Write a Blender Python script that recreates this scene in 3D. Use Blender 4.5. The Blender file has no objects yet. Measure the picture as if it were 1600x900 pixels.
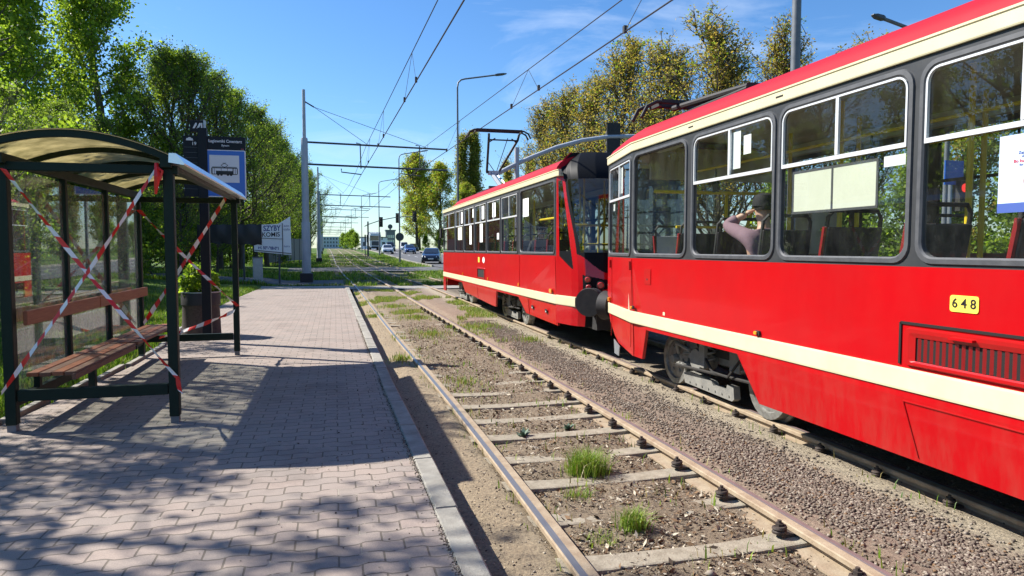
import bpy, math, random
import numpy as np
from mathutils import Vector, Matrix, noise as mnoise
random.seed(7); np.random.seed(7)
R = math.radians
S = bpy.context.scene
COL = S.collection
# ------------------------------------------------------------------ camera, sky, sun, exposure
cd = bpy.data.cameras.new('camera'); cam = bpy.data.objects.new('camera', cd); COL.objects.link(cam)
cd.sensor_width = 36.0; cd.lens = 1060 / 1600 * 36.0; cd.clip_start = 0.05; cd.clip_end = 6000
cam.matrix_world = Matrix(((0.96761, 0.0145, -0.25202, 0), (-0.25244, 0.05559, -0.96601, 0), (0, 0.99835, 0.05745, 1.72), (0, 0, 0, 1)))
S.camera = cam
SUN_AZ, SUN_EL = R(-57), R(43)           # from +Y, clockwise; the sun stands ahead on the left
w = bpy.data.worlds.new('World'); S.world = w; w.use_nodes = True
nt = w.node_tree; bg = nt.nodes['Background']
sky = nt.nodes.new('ShaderNodeTexSky'); sky.sky_type = 'NISHITA'; sky.sun_disc = False
sky.sun_elevation = SUN_EL; sky.sun_rotation = SUN_AZ; sky.air_density = 1.0; sky.dust_density = 0.3; sky.ozone_density = 3.0
wtc = nt.nodes.new('ShaderNodeTexCoord'); wmp = nt.nodes.new('ShaderNodeMapping'); wmp.inputs['Scale'].default_value = (1.6, 1.6, 6.0)
wno = nt.nodes.new('ShaderNodeTexNoise'); wno.inputs['Scale'].default_value = 1.7; wno.inputs['Detail'].default_value = 7; wno.inputs['Roughness'].default_value = .62
wno.inputs['Distortion'].default_value = .6
wrp = nt.nodes.new('ShaderNodeValToRGB'); wrp.color_ramp.elements[0].position = .52; wrp.color_ramp.elements[1].position = .86
wrp.color_ramp.elements[0].color = (0, 0, 0, 1); wrp.color_ramp.elements[1].color = (.42, .42, .42, 1)
wmx = nt.nodes.new('ShaderNodeMixRGB'); wmx.inputs[2].default_value = (7.5, 8.2, 9.0, 1)
nt.links.new(wtc.outputs['Generated'], wmp.inputs[0]); nt.links.new(wmp.outputs[0], wno.inputs['Vector'])
nt.links.new(wno.outputs['Fac'], wrp.inputs[0]); nt.links.new(wrp.outputs[0], wmx.inputs[0])
whs = nt.nodes.new('ShaderNodeHueSaturation'); whs.inputs['Saturation'].default_value = 1.18
nt.links.new(sky.outputs[0], whs.inputs['Color']); wti = nt.nodes.new('ShaderNodeMixRGB'); wti.blend_type = 'MULTIPLY'; wti.inputs[0].default_value = 1; wti.inputs[2].default_value = (.82, .96, 1.10, 1); nt.links.new(whs.outputs[0], wti.inputs[1]); nt.links.new(wti.outputs[0], wmx.inputs[1]); nt.links.new(wmx.outputs[0], bg.inputs['Color'])
bg.inputs['Strength'].default_value = 0.088
sd = bpy.data.lights.new('sun', 'SUN'); sd.energy = 5.0; sd.angle = R(0.5); sd.color = (1.0, .955, .88)
sun = bpy.data.objects.new('sun', sd); COL.objects.link(sun)
sun_dir = Vector((math.sin(SUN_AZ) * math.cos(SUN_EL), math.cos(SUN_AZ) * math.cos(SUN_EL), math.sin(SUN_EL)))
sun.rotation_euler = sun_dir.to_track_quat('Z', 'Y').to_euler(); sun.location = (-30, 20, 40)
S.view_settings.view_transform = 'Standard'; S.view_settings.look = 'None'
S.view_settings.exposure = 0.95; S.view_settings.gamma = 1; S.view_settings.use_curve_mapping = False
S.cycles.transparent_max_bounces = 24; S.cycles.max_bounces = 8; S.cycles.caustics_reflective = False; S.cycles.caustics_refractive = False

# ------------------------------------------------------------------ helpers
OFF = {}
def tag(o, label=None, cat=None, group=None, kind=None):
    for k, v in (('label', label), ('category', cat), ('group', group), ('kind', kind)):
        if v: o[k] = v
    return o
def thing(name, label, cat, loc=(0, 0, 0), group=None):
    o = bpy.data.objects.new(name, None); COL.objects.link(o); o.location = loc; o.empty_display_size = .2
    OFF[o.name] = Vector(loc); return tag(o, label, cat, group)
def finish(name, me, mats, parent, smooth, bevel=0, mods=None):
    if not isinstance(mats, (list, tuple)): mats = [mats]
    for m in mats: me.materials.append(m)
    o = bpy.data.objects.new(name, me); COL.objects.link(o)
    off = Vector((0, 0, 0))
    if parent is not None:
        off = OFF[parent.name]; o.parent = parent
        if off.length: me.transform(Matrix.Translation(-off))
    OFF[o.name] = off.copy()
    if smooth:
        me.polygons.foreach_set('use_smooth', [True] * len(me.polygons))
        if smooth != 'all' and hasattr(me, 'set_sharp_from_angle'): me.set_sharp_from_angle(angle=R(38))
    if bevel:
        b = o.modifiers.new('bevel', 'BEVEL'); b.width = bevel; b.segments = 2; b.limit_method = 'ANGLE'; b.angle_limit = R(40)
    return o
class MB:
    def __init__(s): s.v = []; s.f = []; s.m = []
    def add(s, vs, fs, m=0):
        n = len(s.v); s.v += [tuple(v) for v in vs]; s.f += [tuple(i + n for i in f) for f in fs]; s.m += [m] * len(fs); return s
    def box(s, c, d, m=0, rz=0):
        cx, cy, cz = c; hx, hy, hz = d[0] / 2, d[1] / 2, d[2] / 2; C_, S_ = math.cos(rz), math.sin(rz)
        vs = []
        for z in (-hz, hz):
            for x, y in ((-hx, -hy), (hx, -hy), (hx, hy), (-hx, hy)): vs.append((cx + x * C_ - y * S_, cy + x * S_ + y * C_, cz + z))
        return s.add(vs, [(3, 2, 1, 0), (4, 5, 6, 7), (0, 1, 5, 4), (1, 2, 6, 5), (2, 3, 7, 6), (3, 0, 4, 7)], m)
    def bar(s, p, q, w_, h_, m=0, up=(0, 0, 1)):
        p, q = Vector(p), Vector(q); d = (q - p).normalized(); u = Vector(up)
        if abs(d.dot(u)) > .98: u = Vector((0, 1, 0))
        a = d.cross(u).normalized() * w_ / 2; b = a.cross(d).normalized() * h_ / 2
        vs = [p - a - b, p + a - b, p + a + b, p - a + b, q - a - b, q + a - b, q + a + b, q - a + b]
        return s.add(vs, [(3, 2, 1, 0), (4, 5, 6, 7), (0, 1, 5, 4), (1, 2, 6, 5), (2, 3, 7, 6), (3, 0, 4, 7)], m)
    def tube(s, path, r, n=8, m=0, cap=True):
        P = [Vector(p) for p in path]; k = len(P); rs = r if isinstance(r, (list, tuple)) else [r] * k
        t0 = (P[1] - P[0]).normalized(); a = t0.orthogonal().normalized(); vs = []
        for i in range(k):
            t = (P[min(i + 1, k - 1)] - P[max(i - 1, 0)]).normalized()
            a = (a - t * a.dot(t)).normalized(); b = t.cross(a)
            for j in range(n):
                th = 2 * math.pi * j / n; vs.append(P[i] + (a * math.cos(th) + b * math.sin(th)) * rs[i])
        fs = [(i * n + j, i * n + (j + 1) % n, (i + 1) * n + (j + 1) % n, (i + 1) * n + j) for i in range(k - 1) for j in range(n)]
        if cap: fs += [tuple(range(n - 1, -1, -1)), tuple(range((k - 1) * n, k * n))]
        return s.add(vs, fs, m)
    def cyl(s, p, q, r0, r1=None, n=16, m=0): return s.tube([p, q], [r0, r0 if r1 is None else r1], n, m)
    def loops(s, L, m=0, cap0=False, cap1=False, closed=True):
        n = len(L[0]); vs = [p for l in L for p in l]; fs = []
        for i in range(len(L) - 1):
            for j in range(n if closed else n - 1):
                fs.append((i * n + j, i * n + (j + 1) % n, (i + 1) * n + (j + 1) % n, (i + 1) * n + j))
        if cap0: fs.append(tuple(range(n - 1, -1, -1)))
        if cap1: fs.append(tuple(range((len(L) - 1) * n, len(L) * n)))
        return s.add(vs, fs, m)
    def prism(s, poly, fn, d0, d1, m=0):        # poly of (a,b), fn(a,b,d)->point
        return s.loops([[fn(a, b, d0) for a, b in poly], [fn(a, b, d1) for a, b in poly]], m, True, True)
    def lathe(s, c, prof, n=20, m=0):
        L = [[(c[0] + r * math.cos(2 * math.pi * j / n), c[1] + r * math.sin(2 * math.pi * j / n), c[2] + z) for j in range(n)] for r, z in prof]
        return s.loops(L, m, True, True)
    def build(s, name, mats, parent=None, smooth=False, bevel=0):
        me = bpy.data.meshes.new(name); me.from_pydata(s.v, [], s.f)
        if any(s.m): me.polygons.foreach_set('material_index', s.m)
        o = finish(name, me, mats, parent, smooth, bevel); me.update(); return o
def np_mesh(name, V, F, mats, parent=None, midx=None, smooth=False):
    me = bpy.data.meshes.new(name); V = np.asarray(V, np.float32); F = np.asarray(F, np.int32); k = F.shape[1]
    me.vertices.add(len(V)); me.vertices.foreach_set('co', V.ravel())
    me.loops.add(F.size); me.loops.foreach_set('vertex_index', F.ravel())
    me.polygons.add(len(F)); me.polygons.foreach_set('loop_start', np.arange(0, F.size, k, dtype=np.int32))
    if midx is not None: me.polygons.foreach_set('material_index', np.asarray(midx, np.int32))
    me.update(calc_edges=True)
    return finish(name, me, mats, parent, 'all' if smooth else False)
def copy_tree(o, parent=None):
    c = o.copy(); COL.objects.link(c); OFF[c.name] = OFF.get(o.name, Vector())
    if parent is not None: c.parent = parent
    for ch in list(o.children): copy_tree(ch, c)
    return c
def text(name, body, size, m, parent, p, u, v, align='CENTER', bold=0.0, sx=1.0, depth=.0008):
    cu = bpy.data.curves.new(name, 'FONT'); cu.body = body; cu.size = size; cu.align_x = align; cu.align_y = 'CENTER'; cu.offset = bold; cu.extrude = depth
    to = bpy.data.objects.new('tmp', cu); COL.objects.link(to)
    dg = bpy.context.evaluated_depsgraph_get(); me = bpy.data.meshes.new_from_object(to.evaluated_get(dg)); bpy.data.objects.remove(to)
    me.materials.clear()
    u = Vector(u).normalized(); v = Vector(v).normalized(); n = u.cross(v)
    M = Matrix(((u.x * sx, v.x, n.x, p[0]), (u.y * sx, v.y, n.y, p[1]), (u.z * sx, v.z, n.z, p[2]), (0, 0, 0, 1)))
    me.transform(M); me.name = name
    return finish(name, me, m, parent, False)
def lerp(a, b, t): return a + (b - a) * t
def interp(x, tab): return float(np.interp(x, [a for a, _ in tab], [b for _, b in tab]))

# ------------------------------------------------------------------ materials
def newmat(name):
    m = bpy.data.materials.new(name); m.use_nodes = True; n = m.node_tree; return m, n, n.nodes['Principled BSDF'], n.links
def mat(name, col, rough=.6, metal=0, var=None, scale=8, detail=5, bump=0, bscale=60, coat=0, spec=None, stretch=None, sharp=(.35, .65)):
    m, n, b, l = newmat(name)
    b.inputs['Base Color'].default_value = (*col, 1); b.inputs['Roughness'].default_value = rough; b.inputs['Metallic'].default_value = metal
    if coat: b.inputs['Coat Weight'].default_value = coat; b.inputs['Coat Roughness'].default_value = .06
    if spec is not None: b.inputs['Specular IOR Level'].default_value = spec
    if var or bump:
        tc = n.nodes.new('ShaderNodeTexCoord'); mp = n.nodes.new('ShaderNodeMapping'); l.new(tc.outputs['Object'], mp.inputs[0])
        if stretch: mp.inputs['Scale'].default_value = stretch
    if var:
        t = n.nodes.new('ShaderNodeTexNoise'); t.inputs['Scale'].default_value = scale; t.inputs['Detail'].default_value = detail; t.inputs['Roughness'].default_value = .65
        l.new(mp.outputs[0], t.inputs['Vector']); r = n.nodes.new('ShaderNodeValToRGB'); l.new(t.outputs['Fac'], r.inputs[0])
        r.color_ramp.elements[0].position, r.color_ramp.elements[1].position = sharp
        r.color_ramp.elements[0].color = (*col, 1); r.color_ramp.elements[1].color = (*var, 1); l.new(r.outputs[0], b.inputs['Base Color'])
        rr = n.nodes.new('ShaderNodeMapRange'); l.new(t.outputs['Fac'], rr.inputs[0]); rr.inputs[3].default_value = max(rough - .08, .02); rr.inputs[4].default_value = min(rough + .1, 1)
        l.new(rr.outputs[0], b.inputs['Roughness'])
    if bump:
        t2 = n.nodes.new('ShaderNodeTexNoise'); t2.inputs['Scale'].default_value = bscale; t2.inputs['Detail'].default_value = 4; l.new(mp.outputs[0], t2.inputs['Vector'])
        bp = n.nodes.new('ShaderNodeBump'); bp.inputs['Strength'].default_value = bump; bp.inputs['Distance'].default_value = .01
        l.new(t2.outputs['Fac'], bp.inputs['Height']); l.new(bp.outputs[0], b.inputs['Normal'])
    return m
def glass(name, tint, dirt=0.0, dirt_sheen_col=(.4, .42, .4), refl=1.0, rough=0.0):
    m = bpy.data.materials.new(name); m.use_nodes = True; n = m.node_tree; l = n.links; n.nodes.clear()
    out = n.nodes.new('ShaderNodeOutputMaterial'); tr = n.nodes.new('ShaderNodeBsdfTransparent'); tr.inputs[0].default_value = (*tint, 1)
    gl = n.nodes.new('ShaderNodeBsdfGlossy'); gl.inputs['Roughness'].default_value = rough; gl.inputs[0].default_value = (.95, .97, 1, 1)
    lw = n.nodes.new('ShaderNodeLayerWeight'); lw.inputs[0].default_value = .5        # facing = 1 - |cos|, same from both sides of the pane
    pw = n.nodes.new('ShaderNodeMath'); pw.operation = 'POWER'; pw.inputs[1].default_value = 5; l.new(lw.outputs['Facing'], pw.inputs[0])
    mu = n.nodes.new('ShaderNodeMath'); mu.operation = 'MULTIPLY_ADD'; mu.inputs[1].default_value = .9 * refl; mu.inputs[2].default_value = .075 * refl; mu.use_clamp = True; l.new(pw.outputs[0], mu.inputs[0])
    mx = n.nodes.new('ShaderNodeMixShader'); l.new(mu.outputs[0], mx.inputs[0]); l.new(tr.outputs[0], mx.inputs[1]); l.new(gl.outputs[0], mx.inputs[2])
    if dirt:
        df = n.nodes.new('ShaderNodeBsdfDiffuse'); df.inputs[0].default_value = (*dirt_sheen_col, 1)
        tc = n.nodes.new('ShaderNodeTexCoord'); mp = n.nodes.new('ShaderNodeMapping'); mp.inputs['Scale'].default_value = (1, 1, .45); l.new(tc.outputs['Object'], mp.inputs[0])
        t = n.nodes.new('ShaderNodeTexNoise'); t.inputs['Scale'].default_value = 7; t.inputs['Detail'].default_value = 9; t.inputs['Roughness'].default_value = .75; l.new(mp.outputs[0], t.inputs['Vector'])
        r = n.nodes.new('ShaderNodeMapRange'); r.inputs[1].default_value = .42; r.inputs[2].default_value = .78; r.inputs[3].default_value = dirt * .15; r.inputs[4].default_value = dirt; l.new(t.outputs['Fac'], r.inputs[0])
        m2 = n.nodes.new('ShaderNodeMixShader'); l.new(r.outputs[0], m2.inputs[0]); l.new(mx.outputs[0], m2.inputs[1]); l.new(df.outputs[0], m2.inputs[2]); mx = m2
    l.new(mx.outputs[0], out.inputs[0]); return m
def leafmat(name, col, tr=.60, rough=.5):
    m = bpy.data.materials.new(name); m.use_nodes = True; n = m.node_tree; l = n.links; b = n.nodes['Principled BSDF']
    b.inputs['Base Color'].default_value = (*col, 1); b.inputs['Roughness'].default_value = rough; b.inputs['Specular IOR Level'].default_value = .35
    t = n.nodes.new('ShaderNodeBsdfTranslucent'); t.inputs[0].default_value = (min(col[0] * 1.5, 1), min(col[1] * 1.5, 1), col[2] * .9, 1)
    mx = n.nodes.new('ShaderNodeMixShader'); mx.inputs[0].default_value = tr
    l.new(b.outputs[0], mx.inputs[1]); l.new(t.outputs[0], mx.inputs[2]); l.new(mx.outputs[0], n.nodes['Material Output'].inputs[0]); return m
M = {}
M['red'] = mat('tram_red', (.47, .0025, .006), .30, coat=.2, spec=.28, var=(.42, .003, .006), scale=1.3, bump=.012, bscale=2.2)
def dusty(m, amt):
    n = m.node_tree; l = n.links; b = n.nodes['Principled BSDF']; src = b.inputs['Base Color'].links[0].from_socket
    tc = n.nodes.new('ShaderNodeTexCoord'); sp = n.nodes.new('ShaderNodeSeparateXYZ'); l.new(tc.outputs['Object'], sp.inputs[0])
    mr = n.nodes.new('ShaderNodeMapRange'); mr.inputs[1].default_value = .95; mr.inputs[2].default_value = .25; mr.inputs[3].default_value = .10; mr.inputs[4].default_value = 1; l.new(sp.outputs[2], mr.inputs[0])
    mp = n.nodes.new('ShaderNodeMapping'); mp.inputs['Scale'].default_value = (3, 3, .7); l.new(tc.outputs['Object'], mp.inputs[0])
    t = n.nodes.new('ShaderNodeTexNoise'); t.inputs['Scale'].default_value = 2.6; t.inputs['Detail'].default_value = 8; t.inputs['Roughness'].default_value = .7; l.new(mp.outputs[0], t.inputs['Vector'])
    r = n.nodes.new('ShaderNodeMapRange'); r.inputs[1].default_value = .42; r.inputs[2].default_value = .75; r.inputs[4].default_value = amt; l.new(t.outputs['Fac'], r.inputs[0])
    k = n.nodes.new('ShaderNodeMath'); k.operation = 'MULTIPLY'; l.new(mr.outputs[0], k.inputs[0]); l.new(r.outputs[0], k.inputs[1])
    x = n.nodes.new('ShaderNodeMixRGB'); x.inputs[2].default_value = (.24, .16, .11, 1); l.new(k.outputs[0], x.inputs[0]); l.new(src, x.inputs[1]); l.new(x.outputs[0], b.inputs['Base Color'])
dusty(M['red'], .22)
M['red_low'] = mat('tram_red_lower', (.44, .004, .006), .3, coat=.3, var=(.36, .008, .008), scale=2.1, bump=.02, bscale=2.5)
M['roofred'] = mat('roof_red', (.40, .006, .018), .6, var=(.33, .008, .02), scale=3, spec=.15)
M['cream'] = mat('cream_paint', (.68, .62, .41), .4, var=(.63, .57, .36), scale=2.5)
dusty(M['cream'], .2); dusty(M['red_low'], .2)
M['band'] = mat('window_band_grey', (.030, .032, .036), .45, var=(.04, .042, .045), scale=4)
M['rubber'] = mat('grey_rubber', (.055, .058, .065), .55, var=(.08, .083, .09), scale=12)
M['alu'] = mat('window_aluminium', (.80, .81, .82), .35, metal=.35)
M['tglass'] = glass('tram_glass', (.86, .88, .86), refl=.85, dirt=.05, dirt_sheen_col=(.35, .36, .34))
M['cabglass'] = glass('cab_glass', (.5, .54, .54), refl=1.0)
M['black'] = mat('black_paint', (.010, .010, .012), .3, coat=.3)
M['matblack'] = mat('matt_black', (.014, .014, .015), .7, var=(.03, .028, .026), scale=10)
M['under'] = mat('underframe_grime', (.018, .017, .016), .85, var=(.035, .03, .026), scale=6)
M['bogie'] = mat('bogie_dusty_grey', (.17, .165, .15), .75, var=(.25, .24, .21), scale=9, bump=.2, bscale=40)
M['wheel'] = mat('wheel_steel', (.30, .30, .28), .5, metal=.5, var=(.16, .15, .13), scale=12)
M['intwall'] = mat('interior_wall', (.55, .50, .38), .6, var=(.48, .43, .32), scale=3)
M['intdark'] = mat('interior_dark', (.10, .09, .08), .6)
M['ceil'] = mat('interior_ceiling', (.66, .56, .36), .5, var=(.56, .47, .3), scale=2)
M['yellow'] = mat('yellow_pole', (.90, .66, .03), .4)
M['seat'] = mat('seat_shell', (.035, .026, .030), .5, var=(.05, .04, .043), scale=25)
M['seatred'] = mat('seat_edge_red', (.34, .012, .014), .45)
M['seatgrey'] = mat('seat_pale_grey', (.55, .57, .6), .5)
M['paper'] = mat('white_paper', (.86, .88, .86), .7)
M['papery'] = mat('yellowed_paper', (.68, .70, .56), .7, var=(.64, .66, .52), scale=5)
M['amber'] = mat('amber_lens', (.85, .30, .01), .2, coat=.5)
M['plate'] = mat('number_plate_yellow', (.9, .70, .10), .4)
M['ink'] = mat('black_lettering', (.012, .012, .014), .5)
M['grille'] = mat('grille_dark', (.006, .004, .004), .8)
M['lens'] = mat('red_lens', (.55, .05, .05), .15, coat=1)
M['shelter'] = mat('shelter_green_paint', (.0035, .014, .0095), .5, var=(.006, .019, .013), scale=14, spec=.25)
M['galv'] = mat('galvanised', (.42, .45, .48), .45, metal=.7, var=(.34, .37, .4), scale=14)
M['sglass'] = glass('shelter_glass', (.86, .90, .87), dirt=.34, dirt_sheen_col=(.50, .56, .53), refl=1.1)  # dirt film strengthened and paled, so it also imitates pale reflections on the panes
M['wood'] = mat('bench_wood', (.33, .105, .042), .5, var=(.24, .07, .03), scale=7, stretch=(14, 1, 14), bump=.2, bscale=8)
M['woodold'] = mat('bench_wood_worn', (.20, .085, .045), .6, var=(.12, .05, .03), scale=7, stretch=(14, 1, 14), bump=.3, bscale=8)
M['tred'] = mat('tape_red', (.72, .025, .02), .35); M['twhite'] = mat('tape_white', (.85, .83, .82), .35)
M['sblack'] = mat('totem_black', (.008, .010, .016), .5, spec=.25); M['blue'] = mat('sign_blue', (.010, .11, .50), .3, coat=.2); M['swhite'] = mat('sign_white', (.66, .67, .70), .4)
M['mast'] = mat('mast_grey_paint', (.40, .43, .47), .5, var=(.33, .36, .40), scale=5, stretch=(1, 1, .3))
M['steel'] = mat('dark_steel', (.07, .08, .09), .5, metal=.3)
M['wire'] = mat('wire_dark', (.02, .022, .025), .6)
M['lampgrey'] = mat('lamp_pole_grey', (.11, .125, .14), .5, var=(.15, .165, .18), scale=5)
M['gutter'] = mat('gutter_aluminium', (.80, .83, .86), .3, metal=.8)
M['concrete'] = mat('concrete', (.34, .325, .29), .9, var=(.25, .235, .2), scale=9, bump=.4, bscale=90)
M['sleeper'] = mat('sleeper_concrete', (.33, .29, .22), .92, var=(.22, .185, .135), scale=11, bump=.5, bscale=70)
M['kerb'] = mat('kerb_concrete', (.33, .31, .265), .9, var=(.21, .195, .165), scale=5, bump=.5, bscale=110)
M['railtop'] = mat('rail_polished', (.25, .255, .27), .42, metal=.55, var=(.20, .205, .21), scale=5, stretch=(30, .6, 1))
M['railrust'] = mat('rail_rust', (.37, .295, .20), .8, var=(.27, .195, .125), scale=9, bump=.3, bscale=50)
M['railmauve'] = mat('rail_rust_mauve', (.19, .12, .115), .75, var=(.14, .09, .085), scale=9)
M['clip'] = mat('clip_rusty', (.030, .022, .018), .7, var=(.07, .05, .038), scale=30)
M['bark'] = mat('bark_brown', (.085, .068, .05), .9, var=(.05, .04, .03), scale=9, stretch=(3, 3, .6), bump=.6, bscale=20)
M['barkgrey'] = mat('bark_grey', (.17, .155, .13), .9, var=(.10, .09, .075), scale=9, stretch=(3, 3, .6), bump=.5, bscale=20)
M['stone'] = mat('ballast_stone', (.18, .140, .105), .9, var=(.11, .085, .065), scale=40)
M['stone2'] = mat('ballast_stone_pale', (.27, .225, .175), .9)
M['litter1'] = mat('dry_leaf_brown', (.17, .10, .05), .9); M['litter2'] = mat('dry_leaf_pale', (.42, .36, .27), .9); M['litter3'] = mat('dry_leaf_dark', (.055, .035, .022), .9)
LG = {'g1': leafmat('leaf_green_dark', (.07, .13, .018)), 'g2': leafmat('leaf_green_mid', (.15, .235, .026)), 'g3': leafmat('leaf_green_fresh', (.27, .36, .04)),
      'y1': leafmat('bud_olive', (.24, .20, .05)), 'y2': leafmat('bud_ochre', (.31, .225, .06)), 'y3': leafmat('bud_yellow_green', (.30, .30, .045)),
      'l1': leafmat('poplar_green', (.13, .18, .04)), 'f1': leafmat('shrub_light', (.17, .27, .03)),
      'b1': leafmat('blossom_yellow', (.62, .50, .02)), 'w1': leafmat('twig_leaf_pale', (.20, .24, .10))}
GR = [leafmat('grass_dark', (.06, .12, .012), .3), leafmat('grass_fresh', (.14, .25, .02), .3), leafmat('grass_light', (.24, .34, .045), .3), leafmat('grass_dry', (.34, .29, .13), .3)]

def ramp(n, stops):
    r = n.nodes.new('ShaderNodeValToRGB'); e = r.color_ramp.elements
    while len(e) < len(stops): e.new(.5)
    for i, (p, c) in enumerate(stops): e[i].position = p; e[i].color = (*c, 1)
    return r
def noise_node(n, l, vec, scale, detail=6, rough=.65, dist=0):
    t = n.nodes.new('ShaderNodeTexNoise'); t.inputs['Scale'].default_value = scale; t.inputs['Detail'].default_value = detail
    t.inputs['Roughness'].default_value = rough; t.inputs['Distortion'].default_value = dist; l.new(vec, t.inputs['Vector']); return t
def mixc(n, l, fac, a, b, mode='MIX'):
    x = n.nodes.new('ShaderNodeMixRGB'); x.blend_type = mode
    for i, q in ((0, fac), (1, a), (2, b)):
        if isinstance(q, (int, float)): x.inputs[i].default_value = q
        elif isinstance(q, tuple): x.inputs[i].default_value = (*q, 1)
        else: l.new(q, x.inputs[i])
    return x.outputs[0]
def mathn(n, l, op, a, b=None, clamp=False):
    x = n.nodes.new('ShaderNodeMath'); x.operation = op; x.use_clamp = clamp
    for i, q in ((0, a), (1, b)):
        if q is None: continue
        if isinstance(q, (int, float)): x.inputs[i].default_value = q
        else: l.new(q, x.inputs[i])
    return x.outputs[0]
def paver_material():
    m, n, b, l = newmat('zigzag_pavers'); tc = n.nodes.new('ShaderNodeTexCoord'); V = tc.outputs['Object']
    sp = n.nodes.new('ShaderNodeSeparateXYZ'); l.new(V, sp.inputs[0])
    wv = mathn(n, l, 'SINE', mathn(n, l, 'MULTIPLY', sp.outputs[0], 2 * math.pi / .225)); wv = mathn(n, l, 'MULTIPLY', mathn(n, l, 'MINIMUM', mathn(n, l, 'MAXIMUM', mathn(n, l, 'MULTIPLY', wv, 1.7), -1.0), 1.0), .012)
    jx = noise_node(n, l, V, 3.0, 2); wob = mathn(n, l, 'MULTIPLY', mathn(n, l, 'SUBTRACT', jx.outputs['Fac'], .5), .022)
    y2 = mathn(n, l, 'ADD', mathn(n, l, 'ADD', sp.outputs[1], wv), wob); x2 = mathn(n, l, 'ADD', sp.outputs[0], mathn(n, l, 'MULTIPLY', wob, .7))
    cb = n.nodes.new('ShaderNodeCombineXYZ'); l.new(x2, cb.inputs[0]); l.new(y2, cb.inputs[1])
    br = n.nodes.new('ShaderNodeTexBrick'); l.new(cb.outputs[0], br.inputs['Vector'])
    for k, v in (('Scale', 1.0), ('Mortar Size', .0055), ('Mortar Smooth', .25), ('Bias', 0.0), ('Brick Width', .225), ('Row Height', .125)): br.inputs[k].default_value = v
    br.offset = .5
    br.inputs['Color1'].default_value = (.345, .265, .222, 1); br.inputs['Color2'].default_value = (.275, .228, .198, 1); br.inputs['Mortar'].default_value = (.36, .31, .25, 1)
    big = noise_node(n, l, V, .55, 4); c = mixc(n, l, mathn(n, l, 'MULTIPLY', big.outputs['Fac'], .6), br.outputs['Color'], (.30, .26, .225))
    fine = noise_node(n, l, V, 160, 3); fr = ramp(n, [(.3, (.78, .78, .78)), (.7, (1.13, 1.12, 1.1))]); l.new(fine.outputs['Fac'], fr.inputs[0]); c = mixc(n, l, 1.0, c, fr.outputs[0], 'MULTIPLY')
    st = noise_node(n, l, V, 1.6, 8, .7, .4); sr = ramp(n, [(.34, (.78, .77, .76)), (.5, (1, 1, 1)), (.72, (1.06, 1.05, 1.03))]); l.new(st.outputs['Fac'], sr.inputs[0]); c = mixc(n, l, 1.0, c, sr.outputs[0], 'MULTIPLY')
    vo = n.nodes.new('ShaderNodeTexVoronoi'); vo.inputs['Scale'].default_value = 2.3; l.new(V, vo.inputs['Vector']); vr = ramp(n, [(.030, (.55, .54, .53)), (.045, (1, 1, 1))]); l.new(vo.outputs['Distance'], vr.inputs[0]); c = mixc(n, l, .8, c, vr.outputs[0], 'MULTIPLY')
    s2 = noise_node(n, l, V, .75, 6, .6, 1.2); s2r = ramp(n, [(.30, (.80, .79, .78)), (.44, (1, 1, 1))]); l.new(s2.outputs['Fac'], s2r.inputs[0]); c = mixc(n, l, .9, c, s2r.outputs[0], 'MULTIPLY')
    dj = ramp(n, [(.0, (1, 1, 1)), (1, (.45, .43, .41))]); dn = noise_node(n, l, V, 5, 4)
    l.new(mathn(n, l, 'MULTIPLY', br.outputs['Fac'], mathn(n, l, 'GREATER_THAN', dn.outputs['Fac'], .40)), dj.inputs[0]); c = mixc(n, l, 1.0, c, dj.outputs[0], 'MULTIPLY')
    l.new(c, b.inputs['Base Color']); b.inputs['Roughness'].default_value = .9
    h = mathn(n, l, 'SUBTRACT', mathn(n, l, 'MULTIPLY', fine.outputs['Fac'], .10), br.outputs['Fac'])
    bp = n.nodes.new('ShaderNodeBump'); bp.inputs['Strength'].default_value = 1.0; bp.inputs['Distance'].default_value = .012; l.new(h, bp.inputs['Height']); l.new(bp.outputs[0], b.inputs['Normal'])
    return m
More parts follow.
